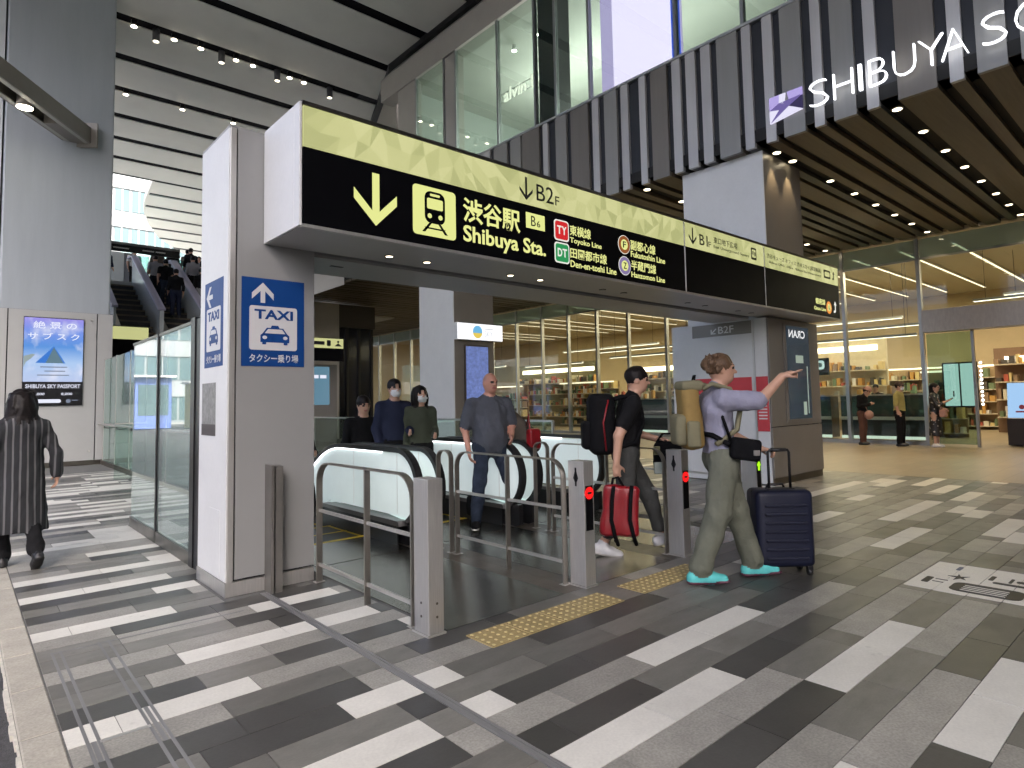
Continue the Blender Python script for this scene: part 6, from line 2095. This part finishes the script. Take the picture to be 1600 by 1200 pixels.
sb = thing('shoulder_bag', 'beige shoulder bag of the woman in the floral dress', 'bag', (18.95, 4.78, .75))
MB().box(18.84, 19.06, 4.70, 4.84, .78, .98, b=.03).build('body', PM['pink'], sb)
MB().tube([(18.88, 4.77, .97), (18.95, 4.86, 1.2), (19.0, 4.95, 1.38)], .012, 6).build('strap', PM['pink'], sb)
wb2 = thing('hand_bag', 'pink crossbody bag of the person in the pink hat', 'bag', (18.95, 6.5, .8))
MB().ball((18.93, 6.52, .83), (.11, .12, .13), 2).build('body', PM['pink'], wb2)
MB().tube([(18.93, 6.55, .95), (18.97, 6.66, 1.2), (19.02, 6.74, 1.38)], .012, 6).build('strap', PM['pink'], wb2)
ph = thing('phone', 'phone in the raised hand of the woman in the floral dress', 'phone', (18.96, 4.55, 1.3))
MB().box(18.93, 19.0, 4.515, 4.53, 1.30, 1.44, b=.003).build('body', black_gloss, ph)

# people on the far rising escalators and the deck
cols_ = [('black', 'denim'), ('black', 'navy'), ('grey', 'denim'), ('black', 'black'), ('white', 'black'), ('brown', 'grey'), ('black', 'charcoal'), ('navy', 'black'), ('black', 'black'), ('grey', 'black'), ('white', 'denim'), ('navy', 'grey'), ('white', 'black'), ('brown', 'black'), ('grey', 'denim'), ('black', 'grey'), ('navy', 'black'), ('black', 'denim'), ('black', 'black'), ('grey', 'black')]
zf_ = lambda y: (math.floor((y - 22.2) / .4) * .4 + 22.2 - 16) * .577
spots = [(5.45, 24.6, None, 88, 'rider in black on the middle far escalator'), (5.6, 23.8, None, 85, 'rider in a navy skirt low on the middle far escalator'), (6.75, 23.4, None, 92, 'rider in a pale blue top low on the far escalator'),
         (6.9, 24.9, None, 90, 'rider in black with a wide stance on the far escalator near the pillar'), (5.2, 28.6, 6.1, -80, 'woman in a white top standing on the upper deck'), (6.9, 27.6, 6.1, 60, 'person in a brown jacket stepping onto the upper deck'),
         (6.5, 28.2, 6.1, 90, 'person in dark clothes behind the brown jacket on the deck'), (3.6, 28.4, 6.1, -60, 'person at the rail of the deck beside the huge column'), (7.2, 26.0, None, 90, 'rider in black near the top of the far escalator'),
         (6.6, 25.6, None, 95, 'rider with a grey top halfway up the far escalator'), (7.0, 24.2, None, 88, 'rider in a white shirt low on the far escalator near the pillar'), (4.3, 29.0, 6.1, -70, 'person in navy waiting on the upper deck'),
         (6.1, 29.2, 6.1, -90, 'person in a white shirt facing the escalators on the deck'), (5.5, 26.1, None, 90, 'rider in brown near the top of the middle far escalator'),
         (5.25, 25.2, None, 92, 'rider in grey beside the black rider on the middle far escalator'), (6.55, 24.3, None, 88, 'rider in black with a pale bag side on the far escalator'), (7.15, 25.2, None, 90, 'rider in navy behind the wide stance rider'),
         (6.7, 26.3, None, 94, 'rider in black stepping off the far escalator'), (3.95, 27.8, 6.1, 30, 'person in black at the rail end of the deck'), (7.6, 28.6, 6.1, -100, 'person in grey further along the deck')]
for k, (x, y, z, a, lab) in enumerate(spots):
    person(lab, (x, y, zf_(y) if z is None else z), R(a), stand(sleeve=1.5 if k % 2 else .6, hem=.07), dict(top=cols_[k][0], bottom=cols_[k][1], shoe='blackshoe'), h=.032, fold=0, seed=20 + k, head=dict(hair='hair', style='long' if k in (4,) else 'short'), simple=True)
# staff and shoppers inside the shop
for k, (x, y, lab) in enumerate(((21.9, 7.3, 'shop worker in dark clothes behind the long counter'), (22.2, 9.6, 'shop worker behind the counter near the portal display case'), (23, 15.5, 'shopper seen between the columns through the glass'), (23.5, 2.6, 'shopper deep behind the shop doors'))):
    person(lab, (x, y, 0), R(180 + 30 * k), stand(sleeve=2, hem=.07), dict(top=('black', 'green', 'grey', 'brown')[k], bottom='black', shoe='blackshoe'), h=.03, fold=0, seed=40 + k, head=dict(hair='hair'), simple=True)
# ================================================================== BAGS AND LUGGAGE
def soft_box(w, d, h, m, rnd=.05, noise_amp=.006, seed=0, taper=.0):
    bm = bmesh.new()
    bmesh.ops.create_cube(bm, size=1)
    for q in bm.verts:
        k = 1 - taper if q.co.z > 0 else 1
        q.co = Vector((q.co.x * w * k, q.co.y * d * k, q.co.z * h))
    bmesh.ops.bevel(bm, geom=bm.edges[:], offset=rnd, segments=4, affect='EDGES', profile=.5)
    bmesh.ops.subdivide_edges(bm, edges=[e for e in bm.edges if e.calc_length() > .06], cuts=3, use_grid_fill=True)
    bm.normal_update()
    for q in bm.verts:
        q.co += q.normal * noise.noise(q.co * 9 + Vector((seed, 0, 0))) * noise_amp
    return bm
navy = mat('suitcase_navy', (.009, .011, .026), .45, var=.06, vscale=10, bump=.1, bscale=200, spec=.3)
sc0 = thing('suitcase', 'navy hard shell suitcase with its handle pulled up', 'suitcase', (4.985, 2.42, 0), AZR)
bd = MB()
bd.bm(soft_box(.45, .25, .60, navy, .045, 0), True, Matrix.Translation((0, 0, .365)))
bd.build('shell', navy, sc0, True)
for k in range(7):
    MB().box(-.165, .165, -.139, -.12, .13 + k * .068, .150 + k * .068, b=.006).build('rib', navy, sc0, True)
MB().box(-.226, .226, -.006, .006, .075, .655).build('seam', black_metal, sc0, True)
MB().tube([(-.085, -.03, .60), (-.085, -.03, .955), (-.075, -.03, .975), (.075, -.03, .975), (.085, -.03, .955), (.085, -.03, .60)], .011, 8).build('handle', black_metal, sc0, True)
MB().tube([(-.06, -.03, .976), (.06, -.03, .976)], .016, 8).build('grip', rubber, sc0, True)
MB().box(-.11, .11, -.06, .0, .655, .672, b=.005).build('handle_base', black_metal, sc0, True)
MB().tube([(-.07, .06, .662), (-.06, .06, .69), (.06, .06, .69), (.07, .06, .662)], .01, 6).build('carry_handle', rubber, sc0, True)
for x in (-.18, .18):
    for y in (-.09, .09):
        w = MB().box(x - .022, x + .022, y - .02, y + .02, .04, .075, b=.005).build('caster', black_metal, sc0, True)
        MB().tube([(x - .016, y, .027), (x + .016, y, .027)], .027, 14).build('wheel', rubber, w, True)

wb = thing('waist_bag', 'black waist bag on the hip of the pointing person', 'bag', (4.49, 2.61, 1.0), AZR)
blk = mat('bag_nylon', (.005, .005, .006), .8, var=.2, vscale=20, bump=.4, bscale=40, bdist=.006, spec=.12)
MB().bm(soft_box(.22, .10, .165, blk, .03, .003), True, Matrix.Translation((.10, -.21, .015)) @ Matrix.Rotation(R(8), 4, 'Y')).build('body', blk, wb, True)
MB().box(.14, .19, -.264, -.258, -.03, .01, b=.004).build('logo_patch', mat('patch_grey', (.16, .15, .14), .5), wb, True)
MB().tube([(-.01, -.20, .05), (-.12, -.13, .12), (-.17, 0, .13), (-.1, .12, .1)], .016, 6, flat=((0, 0, 1), 1.4)).build('belt', blk, wb, True)
MB().tube([(.0, -.195, .08), (-.05, -.18, .25), (-.06, -.12, .42), (-.03, .02, .47), (.0, .1, .42)], .013, 6).build('strap', blk, wb, True)

bg_ = thing('backpack', 'yellow and beige backpack on the back of the pointing person', 'backpack', (4.49, 2.61, 1.3), AZR)
bpm = mat('backpack_mustard', (.24, .155, .045), .8, var=.1, vscale=10, bump=.2, bscale=200)
bpm2 = mat('backpack_beige', (.17, .155, .09), .8, var=.1, vscale=10, bump=.2, bscale=200)
MB().bm(soft_box(.15, .28, .50, bpm, .055, .012, 3, .08), True, Matrix.Translation((-.25, 0, -.04)) @ Matrix.Rotation(R(-4), 4, 'Y')).build('body', bpm, bg_, True)
MB().bm(soft_box(.09, .24, .24, bpm2, .035, .008, 4), True, Matrix.Translation((-.335, 0, -.14))).build('pocket', bpm2, bg_, True)
MB().bm(soft_box(.17, .27, .08, bpm2, .03, .006, 5), True, Matrix.Translation((-.25, 0, .20))).build('flap', bpm2, bg_, True)
for y in (-.15, .15):
    MB().bm(soft_box(.10, .05, .20, bpm2, .022, .004, 6), True, Matrix.Translation((-.26, y, -.17))).build('side_pocket', bpm2, bg_, True)
MB().tube([(-.21, -.03, .24), (-.20, -.02, .28), (-.20, .02, .28), (-.21, .03, .24)], .008, 6).build('loop', blk, bg_, True)
for s in (-1, 1):
    MB().tube([(-.17, s * .10, .17), (-.10, s * .115, .21), (.03, s * .12, .17), (.10, s * .13, 0), (.06, s * .16, -.14), (-.1, s * .16, -.25)], .02, 6, flat=((0, 1, 0), 1.5)).build('strap', bpm2, bg_, True)

rb = thing('red_backpack', 'glossy red backpack hanging from the hand of the person in black', 'backpack', (4.66, 3.70, .48), AZR)
OX = -.22
redm = mat('red_vinyl', (.24, .008, .014), .28, var=.1, vscale=8, bump=.25, bscale=12)
MB().bm(soft_box(.33, .09, .44, redm, .035, .026, 6, .05), True, Matrix.Translation((.11 + OX, -.27, -.05)) @ Matrix.Rotation(R(4), 4, 'Y')).build('body', redm, rb, True)
MB().tube([(.04 + OX, -.27, .155), (.055 + OX, -.27, .23), (.10 + OX, -.27, .24), (.145 + OX, -.27, .155)], .012, 6).build('handle', blk, rb, True)
for x in (.03 + OX, .19 + OX):
    MB().tube([(x + .02, -.325, .17), (x, -.345, .05), (x - .01, -.345, -.12), (x + .02, -.335, -.26), (x + .05, -.30, -.34), (x + .03, -.28, -.30)], .018, 6, flat=((0, 1, 0), .5)).build('strap', blk, rb, True)
kb = thing('backpack', 'large black backpack with a red edge on the person in black', 'backpack', (4.66, 3.70, 1.2), AZR)
MB().bm(soft_box(.24, .33, .56, blk, .07, .01, 8), True, Matrix.Translation((-.22, 0, -.02))).build('body', blk, kb, True)
MB().bm(soft_box(.10, .24, .26, blk, .04, .006, 9), True, Matrix.Translation((-.35, 0, -.12))).build('pocket', blk, kb, True)
MB().tube([(-.17, -.168, .20), (-.22, -.172, 0), (-.2, -.17, -.26)], .008, 6).build('piping', redm, kb, True)
for s in (-1, 1):
    MB().tube([(-.12, s * .10, .20), (0, s * .115, .235), (.12, s * .12, .14), (.15, s * .13, 0), (.08, s * .16, -.18), (-.1, s * .16, -.24)], .02, 6, flat=((0, 1, 0), 1.5)).build('strap', blk, kb, True)
tb_ = thing('tote_bag', 'black shoulder bag with small pouches in front of the person in black', 'bag', (4.66, 3.70, .9), AZR)
MB().bm(soft_box(.27, .13, .26, blk, .06, .012, 12), True, Matrix.Translation((.42, .12, -.03))).build('body', blk, tb_, True)
MB().tube([(.32, .12, .09), (.38, .13, .17), (.46, .13, .17), (.52, .12, .09)], .012, 6).build('handle', blk, tb_, True)
MB().bm(soft_box(.09, .03, .11, PM['grey'], .012, .003), True, Matrix.Translation((.31, .03, -.14))).build('pouch', mat('pouch_pale', (.3, .34, .3), .4), tb_, True)
MB().box(.27, .33, .03, .045, -.02, .06, b=.004).build('tag', mat('tag_olive', (.2, .19, .09), .6), tb_, True)

rb2 = thing('red_shoulder_bag', 'small red bag of the person bending behind the bald man', 'bag', (5.03, 5.55, .95))
MB().bm(soft_box(.17, .10, .24, redm, .03, .006, 14), True, Matrix.Translation((5.10, 5.40, .96))).build('body', redm, rb2)
MB().tube([(5.06, 5.42, 1.07), (5.14, 5.52, 1.24), (5.16, 5.58, 1.10)], .01, 6).build('strap', redm, rb2)
df = thing('duffel_bag', 'black luggage standing on the landing behind the bald man', 'luggage', (4.95, 5.95, 0))
MB().bm(soft_box(.48, .26, .26, blk, .06, .01, 15), True, Matrix.Translation((4.86, 6.0, .165))).build('body', blk, df)
MB().tube([(4.7, 6.0, .29), (4.78, 6.0, .36), (4.94, 6.0, .36), (5.02, 6.0, .29)], .012, 6).build('handle', blk, df)
for x in (4.68, 5.04):
    MB().tube([(x, 5.9, .025), (x + .02, 5.9, .025)], .025, 10).build('wheel', rubber, df)
bpy.data.scenes.remove(TMP)
